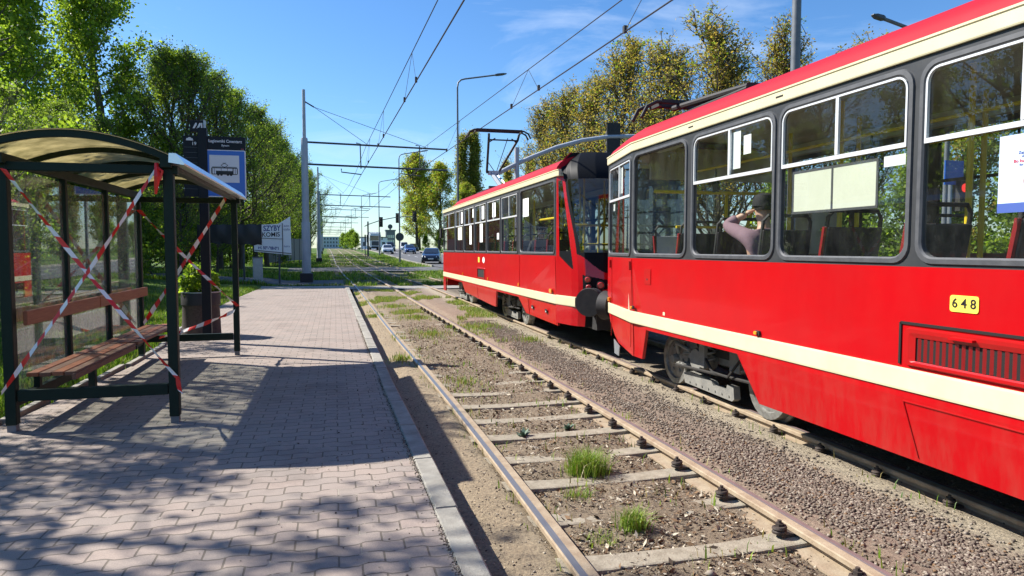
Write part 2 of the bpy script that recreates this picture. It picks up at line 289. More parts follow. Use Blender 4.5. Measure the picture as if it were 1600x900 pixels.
def soil_material(name, stops, scale=2.2, grass=None, bump=.9, bscale=28, xzones=None):
    m, n, b, l = newmat(name); tc = n.nodes.new('ShaderNodeTexCoord'); V = tc.outputs['Object']
    a = noise_node(n, l, V, scale, 9, .72, .5); r = ramp(n, stops); l.new(a.outputs['Fac'], r.inputs[0]); c = r.outputs[0]
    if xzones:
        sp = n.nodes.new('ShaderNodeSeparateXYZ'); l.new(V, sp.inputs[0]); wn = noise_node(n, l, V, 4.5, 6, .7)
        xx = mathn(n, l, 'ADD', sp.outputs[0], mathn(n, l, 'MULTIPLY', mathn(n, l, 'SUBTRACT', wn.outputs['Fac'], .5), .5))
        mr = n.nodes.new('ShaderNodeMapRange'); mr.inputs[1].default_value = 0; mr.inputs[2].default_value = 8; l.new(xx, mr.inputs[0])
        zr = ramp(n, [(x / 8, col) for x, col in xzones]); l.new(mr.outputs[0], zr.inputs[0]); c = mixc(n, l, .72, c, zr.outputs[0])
    f = noise_node(n, l, V, 38, 6, .8); fr = ramp(n, [(.30, (.38, .36, .34)), (.48, (.95, .95, .95)), (.70, (1.5, 1.46, 1.36))]); l.new(f.outputs['Fac'], fr.inputs[0]); c = mixc(n, l, 1.0, c, fr.outputs[0], 'MULTIPLY')
    if grass:
        g = noise_node(n, l, V, grass[0], 7, .65); gr = ramp(n, [(grass[1], (0, 0, 0)), (grass[2], (1, 1, 1))]); l.new(g.outputs['Fac'], gr.inputs[0])
        g2 = noise_node(n, l, V, 11, 5); g3 = ramp(n, [(.3, (.035, .075, .012)), (.7, (.10, .17, .02))]); l.new(g2.outputs['Fac'], g3.inputs[0]); c = mixc(n, l, gr.outputs[0], c, g3.outputs[0])
    l.new(c, b.inputs['Base Color']); b.inputs['Roughness'].default_value = .95; b.inputs['Specular IOR Level'].default_value = .2
    hb = noise_node(n, l, V, bscale, 8, .75); bp = n.nodes.new('ShaderNodeBump'); bp.inputs['Strength'].default_value = bump; bp.inputs['Distance'].default_value = .03
    l.new(hb.outputs['Fac'], bp.inputs['Height']); l.new(bp.outputs[0], b.inputs['Normal']); return m
M['paver'] = paver_material()
M['ground'] = soil_material('grassy_soil', [(.3, (.15, .12, .08)), (.6, (.22, .18, .12))], .8, (.35, .30, .46))
M['bed'] = soil_material('track_bed_soil', [(.28, (.13, .095, .065)), (.5, (.26, .205, .145)), (.72, (.38, .32, .235))], 3.2,
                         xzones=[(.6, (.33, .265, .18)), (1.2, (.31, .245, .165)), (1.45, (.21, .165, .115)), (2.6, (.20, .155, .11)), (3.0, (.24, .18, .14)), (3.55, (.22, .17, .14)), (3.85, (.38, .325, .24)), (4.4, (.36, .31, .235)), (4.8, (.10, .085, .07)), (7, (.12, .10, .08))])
M['farbed'] = soil_material('far_track_soil', [(.3, (.11, .09, .055)), (.6, (.19, .155, .10))], 1.6, (.5, .44, .60))
M['asphalt'] = mat('asphalt', (.115, .115, .12), .85, var=(.085, .085, .09), scale=2.2, bump=.3, bscale=120)
M['path'] = mat('path_concrete', (.30, .28, .25), .9, var=(.24, .22, .19), scale=3, bump=.3, bscale=60)
M['mark'] = mat('road_paint', (.7, .7, .68), .7)

# ------------------------------------------------------------------ terrain and tracks
BASE = [(-60, 0), (25, 0), (35, .08), (45, .2), (72, .40), (108, .95), (144, 1.42), (180, 1.62), (300, 1.9), (3000, 1.9)]
def base(y): return interp(y, BASE)
def sstep(a, b, x): t = max(0, min(1, (x - a) / (b - a))); return t * t * (3 - 2 * t)
def gz(x, y):
    z = base(y) - .10
    left = sstep(-2.7, -3.3, x) * .2 + sstep(-3.5, -9, x) * .35
    if y > 33: left *= 1 - .5 * sstep(33, 44, y)
    z += left + sstep(6.2, 7.6, x) * .06
    return z
C1 = [(-12, 2.0), (3, 2.02), (6, 2.045), (8, 2.03), (13.3, 1.90), (26.5, 1.755), (31, 1.68), (42.5, 1.24), (72, .78), (120, .24), (200, -.8), (320, -2.2)]
C2 = [(-12, 4.98), (20, 5.0), (26, 4.98), (31, 4.85), (42.5, 4.10), (72, 3.72), (120, 3.2), (200, 2.2), (320, .8)]
def smooth_tab(tab):
    ys = np.concatenate([np.arange(-10, 60, .8), np.arange(60, 320, 6)]); xs = np.interp(ys, [a for a, _ in tab], [b for _, b in tab])
    k = np.ones(9) / 9; xp = np.pad(xs, 4, mode='edge'); xs2 = np.convolve(xp, k, 'valid'); return list(zip(ys.tolist(), xs2.tolist()))
C1s, C2s = smooth_tab(C1), smooth_tab(C2)
def sheet(name, x0, x1, ys, nx, zf, m, kind='structure', smooth=True):
    V = []; ny = len(ys)
    for y in ys:
        a, b = (x0(y), x1(y)) if callable(x0) else (x0, x1)
        for i in range(nx):
            x = lerp(a, b, i / (nx - 1)); V.append((x, y, zf(x, y)))
    F = [(j * nx + i, j * nx + i + 1, (j + 1) * nx + i + 1, (j + 1) * nx + i) for j in range(ny - 1) for i in range(nx - 1)]
    o = np_mesh(name, V, F, m, None, None, smooth); tag(o, kind=kind); return o
# ground to the horizon
gx = np.unique(np.concatenate([np.linspace(-1500, -60, 12), np.linspace(-60, -12, 14), np.arange(-12, 12, .45), np.linspace(12, 60, 16), np.linspace(60, 1500, 12)]))
gy = np.unique(np.concatenate([np.linspace(-300, -20, 8), np.arange(-20, 60, 1.0), np.arange(60, 340, 8), np.linspace(340, 3000, 14)]))
V = [(x, y, gz(x, y) - (.10 if (-3.0 < x < 6.9 and -13 < y < 31.4) else 0) + .03 * mnoise.noise((x * .8, y * .8, 0))) for y in gy for x in gx]
nx = len(gx); F = [(j * nx + i, j * nx + i + 1, (j + 1) * nx + i + 1, (j + 1) * nx + i) for j in range(len(gy) - 1) for i in range(nx - 1)]
tag(np_mesh('ground', V, F, M['ground'], None, None, True), kind='structure')
def bed_z(x, y):
    n1 = mnoise.noise((x * 5, y * 5, 1.3)) * .013 + mnoise.noise((x * 1.3, y * 1.3, 4)) * .024 + mnoise.noise((x * 16, y * 16, 9)) * .007
    z = base(y) - .078 + n1 * (.95 if 1.33 < x < 2.72 else .6)
    z += .020 * sstep(1.38, 1.5, x) * sstep(2.66, 2.5, x) * sstep(6.5, 10, y)                       # soil covers the sleepers further out
    z += .034 * sstep(2.86, 2.96, x) * sstep(4.16, 4.02, x) + .034 * sstep(1.26, 1.17, x) + .045 * sstep(5.85, 6.0, x) - .03 * sstep(1.0, .72, x)
    z -= .016 * sstep(2.50, 2.60, x) * sstep(2.86, 2.84, x) + .014 * sstep(1.46, 1.40, x) * sstep(1.25, 1.28, x) * sstep(9, 6.5, y) - .012 * sstep(1.6, 1.4, x) * sstep(1.25, 1.3, x) * sstep(7, 10, y)
    return z
ysb = np.concatenate([np.arange(-11, 1.5, .5), np.arange(1.5, 10, .045), np.arange(10, 20, .1), np.arange(20, 29.9, .25)])
sheet('track_bed', .70, 6.9, ysb, 120, bed_z, M['bed'])
sheet('far_track_bed', lambda y: interp(y, C1s) - 1.5, lambda y: interp(y, C2s) + 1.5, np.arange(31.4, 320, 1.5), 14, lambda x, y: base(y) - .06 + .02 * mnoise.noise((x, y, 0)), M['farbed'])
# platform of pavers and its kerbs
PZ = .15
def edge(y): return interp(y, [(-10, .745), (3, .715), (8, .65), (15, .61), (27, .55), (34, .52)])
def pleft(y): return interp(y, [(-10, -2.95), (6.6, -2.92), (7.5, -2.84), (9.85, -2.66), (11.5, -2.66), (14.5, -2.95), (19, -3.1), (24, -3.05), (29, -2.85), (34, -2.9)])
ysp = np.concatenate([np.arange(-10, 29.5, .5), [29.7]])
def pz(y): return PZ + base(y) * .6 - .12 * sstep(27.3, 29.6, y)
sheet('platform_pavement', pleft, lambda y: edge(y) - .15, ysp, 14, lambda x, y: pz(y) + .006 * mnoise.noise((x * .9, y * .9, 5)), M['paver'])
kb = MB()
y = -9.0
while y < 28.2:
    a, b = edge(y), edge(y + .99); dz = random.uniform(-.004, .004) + pz(y) - PZ; e = random.uniform(-.004, .004)
    p = [(a - .145 + e, y), (a + e, y), (b + e, y + .988), (b - .145 + e, y + .988)]; c = .012
    L = [[(q[0], q[1], -.25) for q in p], [(q[0], q[1], PZ - c + dz + .012) for q in p]]
    cx, cy = sum(q[0] for q in p) / 4, sum(q[1] for q in p) / 4
    L.append([(q[0] + (c if q[0] < cx else -c), q[1] + (c * .5 if q[1] < cy else -c * .5), PZ + dz + .012) for q in p])
    kb.loops(L, 0, False, True); y += 1.0
tag(kb.build('platform_kerb', M['kerb']), kind='structure')
ek = MB(); y = -9
while y < 18:
    x = pleft(y); ek.box((x - .035, y + .49, PZ - .06), (.07, .985, .20)); y += 1.0
tag(ek.build('platform_edging', M['kerb'], bevel=.008), kind='structure')
# footway over the tracks, side road and main road
sheet('footway', -9, 8.3, np.arange(29.6, 31.7, .4), 40, lambda x, y: base(y) - .040 + .05 * sstep(.9, .3, x) + .03 * sstep(-1, -4, x), M['path'])
sheet('side_road', -60, 9.5, np.arange(47.5, 56, .5), 60, lambda x, y: base(y) - .02 + .04 * sstep(-2, -9, x), M['asphalt'])
def rl(y): return interp(y, [(-40, 9.4), (38, 9.4), (46, 8.4), (56, 7.9), (64, 7.6), (150, 7.2), (320, 3)])
sheet('main_road', rl, lambda y: rl(y) + 8.6, np.concatenate([np.arange(-40, 60, 1), np.arange(60, 320, 4)]), 12, lambda x, y: gz(x, y) + .055, M['asphalt'])
mk = MB()
for y in np.arange(-20, 300, 9.0):
    for dx in (2.9, 5.8):
        x = rl(y) + dx; x2 = rl(y + 3.5) + dx; z = gz(x, y) + .060; z2 = gz(x2, y + 3.5) + .060
        mk.add([(x - .06, y, z), (x + .06, y, z), (x2 + .06, y + 3.5, z2), (x2 - .06, y + 3.5, z2)], [(0, 1, 2, 3)])
tag(mk.build('road_markings', M['mark']), kind='structure')
rk = MB()
for y in np.arange(56, 200, 2.0):
    x, x2 = rl(y) - .08, rl(y + 2) - .08; rk.bar((x, y, gz(x, y) + .08), (x2, y + 2, gz(x2, y + 2) + .08), .15, .16)
for y in np.arange(-30, 300, 2.0):
    x, x2 = rl(y) + 8.68, rl(y + 2) + 8.68; rk.bar((x, y, gz(x, y) + .10), (x2, y + 2, gz(x2, y + 2) + .10), .16, .2)
tag(rk.build('road_kerb', M['kerb']), kind='structure')
sheet('side_path', -16, .4, np.arange(32.6, 37.8, .4), 30, lambda x, y: gz(x, y) + .05, M['asphalt'])

# rails
def prof_(SPLIT): return [(-.150, -.098), (-.150, -.084), (-.016, -.078), (-.012, -.038), (-.058, -.034), (-.058, -.007), (-.052, 0), (SPLIT[0], .0008), (SPLIT[1], .0008), (.052, 0), (.058, -.007), (.058, -.034), (.012, -.038), (.016, -.078), (.105, -.084), (.105, -.098)]
def rail(label, tab, dx, hi):
    PROF = prof_((-.049, -.006) if hi == 0 else (.004, .022)); mb = MB(); ys = [a for a, _ in tab]; L = []
    for yy, cx in tab: L.append([(cx + dx + px, yy, base(yy) + pz) for px, pz in PROF])
    n = len(PROF); vs = [p for l_ in L for p in l_]
    for i in range(len(L) - 1):
        pass
    base_i = 0; mb.v = [tuple(p) for p in vs]
    mi = {0: 1, 1: 1, 2: 1, 3: 1, 4: 1, 5: 1, 6: 1, 7: 0, 8: 1 if hi == 0 else 2, 9: 2, 10: 2, 11: 1, 12: 1, 13: 1, 14: 1}
    for i in range(len(L) - 1):
        for j in range(n - 1):
            mb.f.append((i * n + j, (i + 1) * n + j, (i + 1) * n + j + 1, i * n + j + 1)); mb.m.append(mi[j])
    # running band polished only part of the head
    o = mb.build('tram_rail', [M['railtop'], M['railrust'], M['railmauve']], None, False)
    return tag(o, label, 'rail', 'tram rails')
RAIL = [rail('steel rail running beside the platform kerb', C1s, -.7525, 0), rail('steel rail with bolted clips between platform track and gravel strip', C1s, .7525, 1),
        rail('steel rail under the near wheels of the red trams', C2s, -.7525, 1), rail('steel rail on the far side beneath the red trams', C2s, .7525, 1)]
def clip(mb, x, y, z, s=1.0):
    r = .034 * s; path = [(x + r * math.cos(t), y + r * math.sin(t), z + .014 * s + .034 * s * t / (4 * math.pi) * 1.4) for t in np.linspace(0, 4 * math.pi, 25)]   # double coil spring washer
    mb.tube(path, .0125 * s, 6)
    mb.cyl((x, y, z), (x, y, z + .10 * s), .013 * s, n=8); mb.cyl((x, y, z + .058 * s), (x, y, z + .082 * s), .026 * s, n=6)
    mb.box((x + .05 * s, y + .004, z + .006), (.10, .07, .02))
# concrete sleepers of the platform track, each with its clips
k = 0; yy = 2.87
first = None
while yy < 30:
    cx = interp(yy, C1s); rz = random.uniform(-.012, .012); zt = -.060 + base(yy) + random.uniform(-.012, .006)
    t = thing('track_sleeper', 'weathered concrete sleeper sunk in the dirt of the platform track', 'sleeper', (cx, yy, zt), 'concrete sleepers of the platform track')
    s_ = MB(); L = []
    for xx in np.linspace(-.83, .74, 13):
        d = .02 * (abs(xx) / .75) ** 2 if abs(xx) < .8 else .02; wv_ = .105 - .02 * (1 - min(abs(xx) / .7, 1)); q = .012 * mnoise.noise((xx * 3, yy, 2)); z_ = zt + d - .008
        L.append([(cx + xx, yy - wv_ + q, z_ - .15), (cx + xx, yy - wv_ * .93 + q, z_ - .004), (cx + xx, yy - wv_ * .8 + q, z_), (cx + xx, yy + wv_ * .8 + q, z_), (cx + xx, yy + wv_ * .93 + q, z_ - .004), (cx + xx, yy + wv_ + q, z_ - .15)])
    s_.loops(L, 0, True, True); s_.build('sleeper_block', M['sleeper'], t)
    if yy < 20:
        for dx in (.7525 - .125,):
            c_ = MB(); clip(c_, cx + dx - .02, yy + .03, zt + .012); c_.build('rail_clip', M['clip'], t, True)
    yy += .652
yy = 2.4
while yy < 13:
    c_ = MB(); clip(c_, interp(yy, C2s) - .7525 - .13, yy, -.07 + bed_z(4.1, yy) * .3 + .015, .9); c_.build('rail_clip', M['clip'], RAIL[2], True); yy += .652
# ------------------------------------------------------------------ loose stones and litter
def scatter_stones(name, pts, smin, smax, mats, wts, flat=.65):
    n = len(pts); ico = np.array([(0, 0, 1), (.9, 0, .2), (.2, .85, .1), (-.8, .45, .15), (-.6, -.7, .1), (.45, -.8, .2), (0, 0, -.8)])
    fc = np.array([(0, 1, 2), (0, 2, 3), (0, 3, 4), (0, 4, 5), (0, 5, 1), (6, 2, 1), (6, 3, 2), (6, 4, 3), (6, 5, 4), (6, 1, 5)])
    V = np.zeros((n, 7, 3)); s = np.random.uniform(smin, smax, n) * np.random.uniform(.7, 1.2, n); a = np.random.uniform(0, 6.28, n)
    j = ico[None] * (1 + np.random.uniform(-.28, .28, (n, 7, 1))); j[:, :, 2] *= flat
    ti = np.random.uniform(-.6, .6, n); y_ = j[:, :, 1] * np.cos(ti)[:, None] - j[:, :, 2] * np.sin(ti)[:, None]; z_ = j[:, :, 1] * np.sin(ti)[:, None] + j[:, :, 2] * np.cos(ti)[:, None]
    V[:, :, 0] = j[:, :, 0] * np.cos(a)[:, None] - y_ * np.sin(a)[:, None]; V[:, :, 1] = j[:, :, 0] * np.sin(a)[:, None] + y_ * np.cos(a)[:, None]; V[:, :, 2] = z_
    V = V * s[:, None, None] + np.array(pts)[:, None, :]
    F = (fc[None] + (np.arange(n) * 7)[:, None, None]).reshape(-1, 3); mi = np.repeat(np.random.choice(len(mats), n, p=wts), 10)
    return np_mesh(name, V.reshape(-1, 3), F, mats, None, mi)
pts = []
while len(pts) < 24000:
    y = 2.3 + 14 * random.random() ** 1.7; x = random.gauss(3.38, .2) + .08 * mnoise.noise((y * 1.5, 0, 0))
    if not 2.92 < x < 4.05: continue
    if mnoise.noise((x * 2.2, y * 1.1, 7)) < -.28 and random.random() < .8: continue
    pts.append((x, y, bed_z(x, y) + .004))
o = scatter_stones('ballast_gravel', pts, .008, .0185, [M['stone'], M['stone2'], M['litter1']], [.72, .22, .06]); tag(o, 'brown ballast gravel strewn between the two tracks', 'gravel', kind='stuff')
pts = []
while len(pts) < 13000:
    y = 2.2 + 16 * random.random() ** 1.5; x = random.uniform(.78, 4.6)
    if mnoise.noise((x * 1.8, y * 1.8, 3)) < 0 and random.random() < .6: continue
    pts.append((x, y, bed_z(x, y) + .001))
o = scatter_stones('dirt_crumbs', pts, .004, .011, [M['stone'], M['litter2'], M['litter3'], M['stone2']], [.3, .25, .25, .2]); tag(o, 'small crumbs of dirt and grit lying over the track bed', 'grit', kind='stuff')
pts = []
while len(pts) < 2600:
    y = 2.4 + 13 * random.random() ** 1.6
    if mnoise.noise((y * 1.1, 4, 0)) < -.15 and random.random() < .7: continue
    pts.append((edge(y) - .15 + random.gauss(-.004, .012), y, PZ + .004))
while len(pts) < 3100: y = 2.4 + 8 * random.random(); pts.append((edge(y) - abs(random.gauss(.15, .5)), y, PZ + .004))
o = scatter_stones('kerb_grit', pts, .003, .008, [M['stone'], M['litter2'], M['litter3'], M['stone2']], [.3, .25, .25, .2]); tag(o, 'grit collected in the joint between pavers and kerb', 'grit', kind='stuff')
n = 26000; ly = 2.3 + 14 * np.random.rand(n) ** 1.7; lx = np.random.uniform(1.36, 2.74, n)
onsl = np.abs((ly - 2.87 + .326) % .652 - .326) < .095
keep = (~onsl | (ly > 7) | (np.random.rand(n) < .25)) & np.array([mnoise.noise((a * 2.4, b * 2.4, 11)) > -.15 or random.random() < .3 for a, b in zip(lx, ly)]); lx, ly = lx[keep], ly[keep]; n = len(lx)
lz = np.array([bed_z(a, b) for a, b in zip(lx, ly)]) + np.random.uniform(.002, .016, n)
u = np.random.normal(size=(n, 3)); u[:, 2] *= .45; u /= np.linalg.norm(u, axis=1)[:, None]; v_ = np.cross(u, np.random.normal(size=(n, 3)) * [.4, .4, 1]); v_ /= np.linalg.norm(v_, axis=1)[:, None]
sz = np.random.uniform(.004, .019, n)[:, None] * np.where(np.random.rand(n) < .12, 2.0, 1)[:, None]; c = np.stack([lx, ly, lz], 1)
V = np.stack([c - u * sz, c + v_ * sz * .42, c + u * sz + [0, 0, .004], c - v_ * sz * .42], 1).reshape(-1, 3)
o = np_mesh('leaf_litter', V, np.arange(n * 4).reshape(n, 4), [M['litter1'], M['litter2'], M['litter3']], None, np.random.choice(3, n, p=[.38, .27, .35])); tag(o, 'dry leaf litter lying between the rails of the platform track', 'leaf litter', kind='stuff')
# ------------------------------------------------------------------ grass
def blades(P, h0, h1, lean=.5, wd=.004):
    P = np.asarray(P); n = len(P); h = np.random.uniform(h0, h1, n)[:, None]; a = np.random.uniform(0, 6.28, n); d = np.stack([np.cos(a), np.sin(a), np.zeros(n)], 1); s = np.stack([-np.sin(a), np.cos(a), np.zeros(n)], 1)
    ln = np.random.uniform(.1, 1, n)[:, None] * lean; wd = wd * np.random.uniform(.6, 1.3, n)[:, None]
    mid = P + d * h * ln * .3 + np.array([0, 0, 1]) * h * .62; tip = P + d * h * ln + np.array([0, 0, 1]) * h * (1 - .25 * ln)
    V = np.stack([P - s * wd, P + s * wd, mid + s * wd * .8, mid - s * wd * .8, tip], 1).reshape(-1, 3); b = (np.arange(n) * 5)[:, None]
    F4 = b + np.array([[0, 1, 2, 3]]); F3 = b + np.array([[3, 2, 4, 4]])
    return V, F4, np.concatenate([b + 3, b + 2, b + 4], 1)
def grass_obj(name, P, h0, h1, wts, parent=None, lean=.5, wd=.004):
    V, F4, F3 = blades(P, h0, h1, lean, wd); F = np.concatenate([F4[:, :3], np.stack([F4[:, 0], F4[:, 2], F4[:, 3]], 1), F3]); n = len(P); c = np.random.choice(4, n, p=wts)
    return np_mesh(name, V, F, GR, parent, np.concatenate([c, c, c]))
P = []
while len(P) < 70000:
    y = 4.5 + 34 * random.random() ** 1.8; x = pleft(y) - .06 - abs(random.gauss(0, 1.5)); nn = mnoise.noise((x * 1.2, y * 1.2, 2))
    if x < -7.5 or (nn < -.25 and random.random() < .6) or y > 29.4: continue
    P.append((x, y, gz(x, y) - .01))
tag(grass_obj('verge_grass', P, .05, .17, [.25, .45, .22, .08], wd=.006), 'fresh green grass on the verge behind the tram shelter', 'grass', kind='stuff')
P = []
while len(P) < 17000:
    y = 12 + 17.4 * random.random() ** .8; x = random.uniform(.72, 4.1); nn = mnoise.noise((x * .9, y * .55, 21)) + .35 * mnoise.noise((x * 3, y * 3, 5)) + .012 * (y - 24)
    if nn < .2: continue
    P.append((x, y, bed_z(x, y) - .01))
for (px, py, r, q) in ((1.9, 14, .35, 700), (2.0, 17.5, .3, 900), (1.75, 21, .35, 1100), (3.3, 15, .3, 700), (1.0, 10.8, .12, 300), (3.6, 12.5, .2, 300), (1.6, 8.8, .25, 250), (1.0, 18, .18, 500)):
    for _ in range(q): a = random.uniform(0, 6.28); d = abs(random.gauss(0, r)); P.append((px + d * math.cos(a), py + 1.6 * d * math.sin(a), bed_z(px, py) - .01))
for _ in range(2600):
    y = 2.6 + 9.5 * random.random(); x = random.choice((1.36, 2.52, 2.9, 1.18, 4.0)) + random.gauss(0, .05); x = x if random.random() < .6 else random.uniform(1.35, 2.6)
    if mnoise.noise((x * 2.5, y * 2.5, 8)) > .1: P.append((x, y, bed_z(x, y) - .012))
tag(grass_obj('track_grass', P, .015, .12, [.12, .30, .28, .30], wd=.005), 'thin grass sprouting along the tracks further out', 'grass', kind='stuff')
P = []
while len(P) < 52000:
    y = 31.8 + 76 * random.random() ** 1.6; x = random.uniform(-12, 8.2)
    if 47 < y < 56.4 or x > rl(y) - .25 or (x < .5 and 32.4 < y < 38): continue
    d1 = min(abs(x - interp(y, C1s)), abs(x - interp(y, C2s)))
    nn = mnoise.noise((x * .5, y * .3, 33))
    if d1 < 1.25 and nn < .12: continue
    P.append((x, y, gz(x, y)))
tag(grass_obj('far_grass', P, .10, .26, [.3, .42, .2, .08], wd=.016), 'grass beyond the footway along both tracks', 'grass', kind='stuff')
def tuft(label, x, y, n, r, h, wts=(.03, .40, .45, .12)):
    z = bed_z(x, y); P = [(x + random.gauss(0, r), y + random.gauss(0, r), z - .01) for _ in range(n)]
    t = thing('grass_tuft', label, 'grass tuft', (x, y, z)); grass_obj('blade_clump', P, h * .4, h, list(wts), t, 1.0, .0026)
tuft('large bright green grass tuft growing between the sleepers', 1.93, 5.02, 1100, .07, .25)
tuft('small upright grass tuft nearest the camera between the rails', 1.83, 3.92, 380, .038, .18)
tuft('low pale grass tuft beside the left rail in front of the large tuft', 1.68, 4.55, 130, .055, .09, (.05, .35, .4, .2))
tuft('short yellowish grass tuft close to the left rail', 1.60, 3.83, 110, .06, .07, (.05, .3, .4, .25))
def weed(label, x, y, s):
    z = bed_z(x, y); t = thing('weed', label, 'weed', (x, y, z)); V = []; F = []
    for k in range(34):
        a = random.uniform(0, 6.28); e = random.uniform(.2, 1.0); L_ = s * random.uniform(.5, 1); d = Vector((math.cos(a) * math.cos(e), math.sin(a) * math.cos(e), math.sin(e))); sd_ = Vector((-math.sin(a), math.cos(a), 0)) * L_ * .2
        p = Vector((x, y, z)); b = len(V); V += [p, p + d * L_ * .6 + sd_, p + d * L_, p + d * L_ * .6 - sd_]; F.append((b, b + 1, b + 2, b + 3))
    np_mesh('leaf_rosette', [tuple(q) for q in V], F, [mat('weed_leaf_blue_green', (.10, .15, .10), .6)], t)
weed('grey-green leafy weed between the rails left of the next one', 1.72, 6.15, .11); weed('grey-green leafy weed near the sleeper clips', 2.22, 6.3, .10)
st = MB()
tag(scatter_stones('loose_stone', [(1.98, 3.25, bed_z(1.98, 3.25) + .012)], .05, .055, [M['stone2']], [1.0]), 'pale loose stone lying between the rails nearest the camera', 'stone')
# ------------------------------------------------------------------ trams
class Face:                                   # a wall plane: s along it, z up, d outwards
    def __init__(f, p0, p1, side=1):
        f.o = Vector((p0[0], p0[1], 0)); q = Vector((p1[0], p1[1], 0)) - f.o; f.L = q.length; f.u = q / f.L; f.n = Vector((-f.u.y, f.u.x, 0)) * side
    def __call__(f, s, z, d=0): p = f.o + f.u * s + f.n * d; return (p.x, p.y, z)
def rrect(s0, s1, z0, z1, r, n=5):
    rs = r if isinstance(r, (list, tuple)) else [r] * 4; out = []
    for (cx, cz, a0, q) in ((s1, z1, 0, rs[0]), (s0, z1, 90, rs[1]), (s0, z0, 180, rs[2]), (s1, z0, 270, rs[3])):
        x = cx - q if a0 in (0, 270) else cx + q; z = cz - q if a0 in (0, 90) else cz + q
        for k in range(n + 1): t = R(a0 + 90 * k / n); out.append((x + q * math.cos(t), z + q * math.sin(t)))
    return out
def ring(mb, F, loops, m=0):                  # loops: (s0,s1,z0,z1,r,d)
    mb.loops([[F(a, b, l[5]) for a, b in rrect(*l[:5])] for l in loops], m)
def window(F, c0, c1, o0, o1, root, slider=True, zb=1.60, zt=2.99, w0=1.665, w1=2.905, r=.10, detail=True, mid=2.43, seam=None):
    mb = MB(); ring(mb, F, [(c0, c1, zb, zt, .0005, 0), (o0 - .045, o1 + .045, w0 - .045, w1 + .045, r + .03, 0)], 0)
    ring(mb, F, [(c0, c1, zb, zt, .0005, -.035), (o0, o1, w0, w1, r, -.035)], 1)
    wn = mb.build('window', [M['band'], M['intdark']], root)
    mb = MB(); ring(mb, F, [(o0 - .046, o1 + .046, w0 - .046, w1 + .046, r + .03, -.001), (o0 - .042, o1 + .042, w0 - .042, w1 + .042, r + .03, .014), (o0 - .012, o1 + .012, w0 - .012, w1 + .012, r + .01, .016), (o0, o1, w0, w1, r, .004), (o0, o1, w0, w1, r, -.036)])
    mb.build('rubber_seal', M['rubber'], wn, True)
    mb = MB(); mb.add([F(a, b, -.012) for a, b in rrect(o0 - .004, o1 + .004, w0 - .004, w1 + .004, r)], [tuple(range(24))]); mb.build('pane', M['tglass'], wn)
    if slider:
        mb = MB(); fw = .015; a, b = o0 + .003, o1 - .003
        ring(mb, F, [(a, b, mid - .016, w1 - .003, (r, r, .004, .004), -.010), (a, b, mid - .016, w1 - .003, (r, r, .004, .004), .012), (a + fw, b - fw, mid + .016, w1 - .003 - fw, (r - .02, r - .02, .004, .004), .012), (a + fw, b - fw, mid + .016, w1 - .003 - fw, (r - .02, r - .02, .004, .004), -.010)])
        c = (a + b) / 2
        mb.loops([[F(s_, z_, d_) for s_, z_ in ((c - .016, mid + .02), (c + .016, mid + .02), (c + .016, w1 - .02), (c - .016, w1 - .02))] for d_ in (-.008, .014)], 0, True, True)
        mb.build('sliding_frame', M['alu'], wn)
    return wn
def flat(F, s0, s1, z0, z1, d, name, m, root, th=.002, r=.002):
    mb = MB(); mb.prism(rrect(s0, s1, z0, z1, r, 3), F, d, d + th); return mb.build(name, m, root)
def seat(root, x, y, w_=.44, back=1, shell='seat', z0=.9):       # back=1: faces forward (+Y), its rear shell towards the camera
    s_ = back; mb = MB(); L = []
    for z, dy in ((.40, 0), (.55, -.015), (.80, -.05), (1.0, -.085)):
        L.append([(x - w_ / 2, y + dy * s_, z0 + z), (x + w_ / 2, y + dy * s_, z0 + z), (x + w_ / 2 - .01, y + (dy - .045) * s_, z0 + z), (x - w_ / 2 + .01, y + (dy - .045) * s_, z0 + z)])
    mb.loops(L, 0, True, True)
    mb.box((x, y + .20 * s_, z0 + .42), (w_, .42, .06)); mb.box((x, y + .17 * s_, z0 + .2), (.1, .25, .42))
    st_ = mb.build('seat', M[shell], root, bevel=.012)
    h = MB(); pth = [(x - w_ / 2 + .01, y - .06 * s_, z0 + .75), (x - w_ / 2 + .015, y - .11 * s_, z0 + 1.08), (x - w_ / 2 + .06, y - .12 * s_, z0 + 1.135), (x + w_ / 2 - .06, y - .12 * s_, z0 + 1.135), (x + w_ / 2 - .015, y - .11 * s_, z0 + 1.08), (x + w_ / 2 - .01, y - .06 * s_, z0 + .75)]
    h.tube(pth, .017, 8); h.build('grab_handle', M['matblack'], st_, True)
    if int(y * 10) % 2: return st_
    e = MB()
    e.tube([(x - w_ / 2 - .008, y - .0 * s_, z0 + .42), (x - w_ / 2 - .008, y - .03 * s_, z0 + .6), (x - w_ / 2 - .008, y - .10 * s_, z0 + 1.0)], .02, 6); e.build('seat_edge', M['seatred'], st_, True)
    return st_
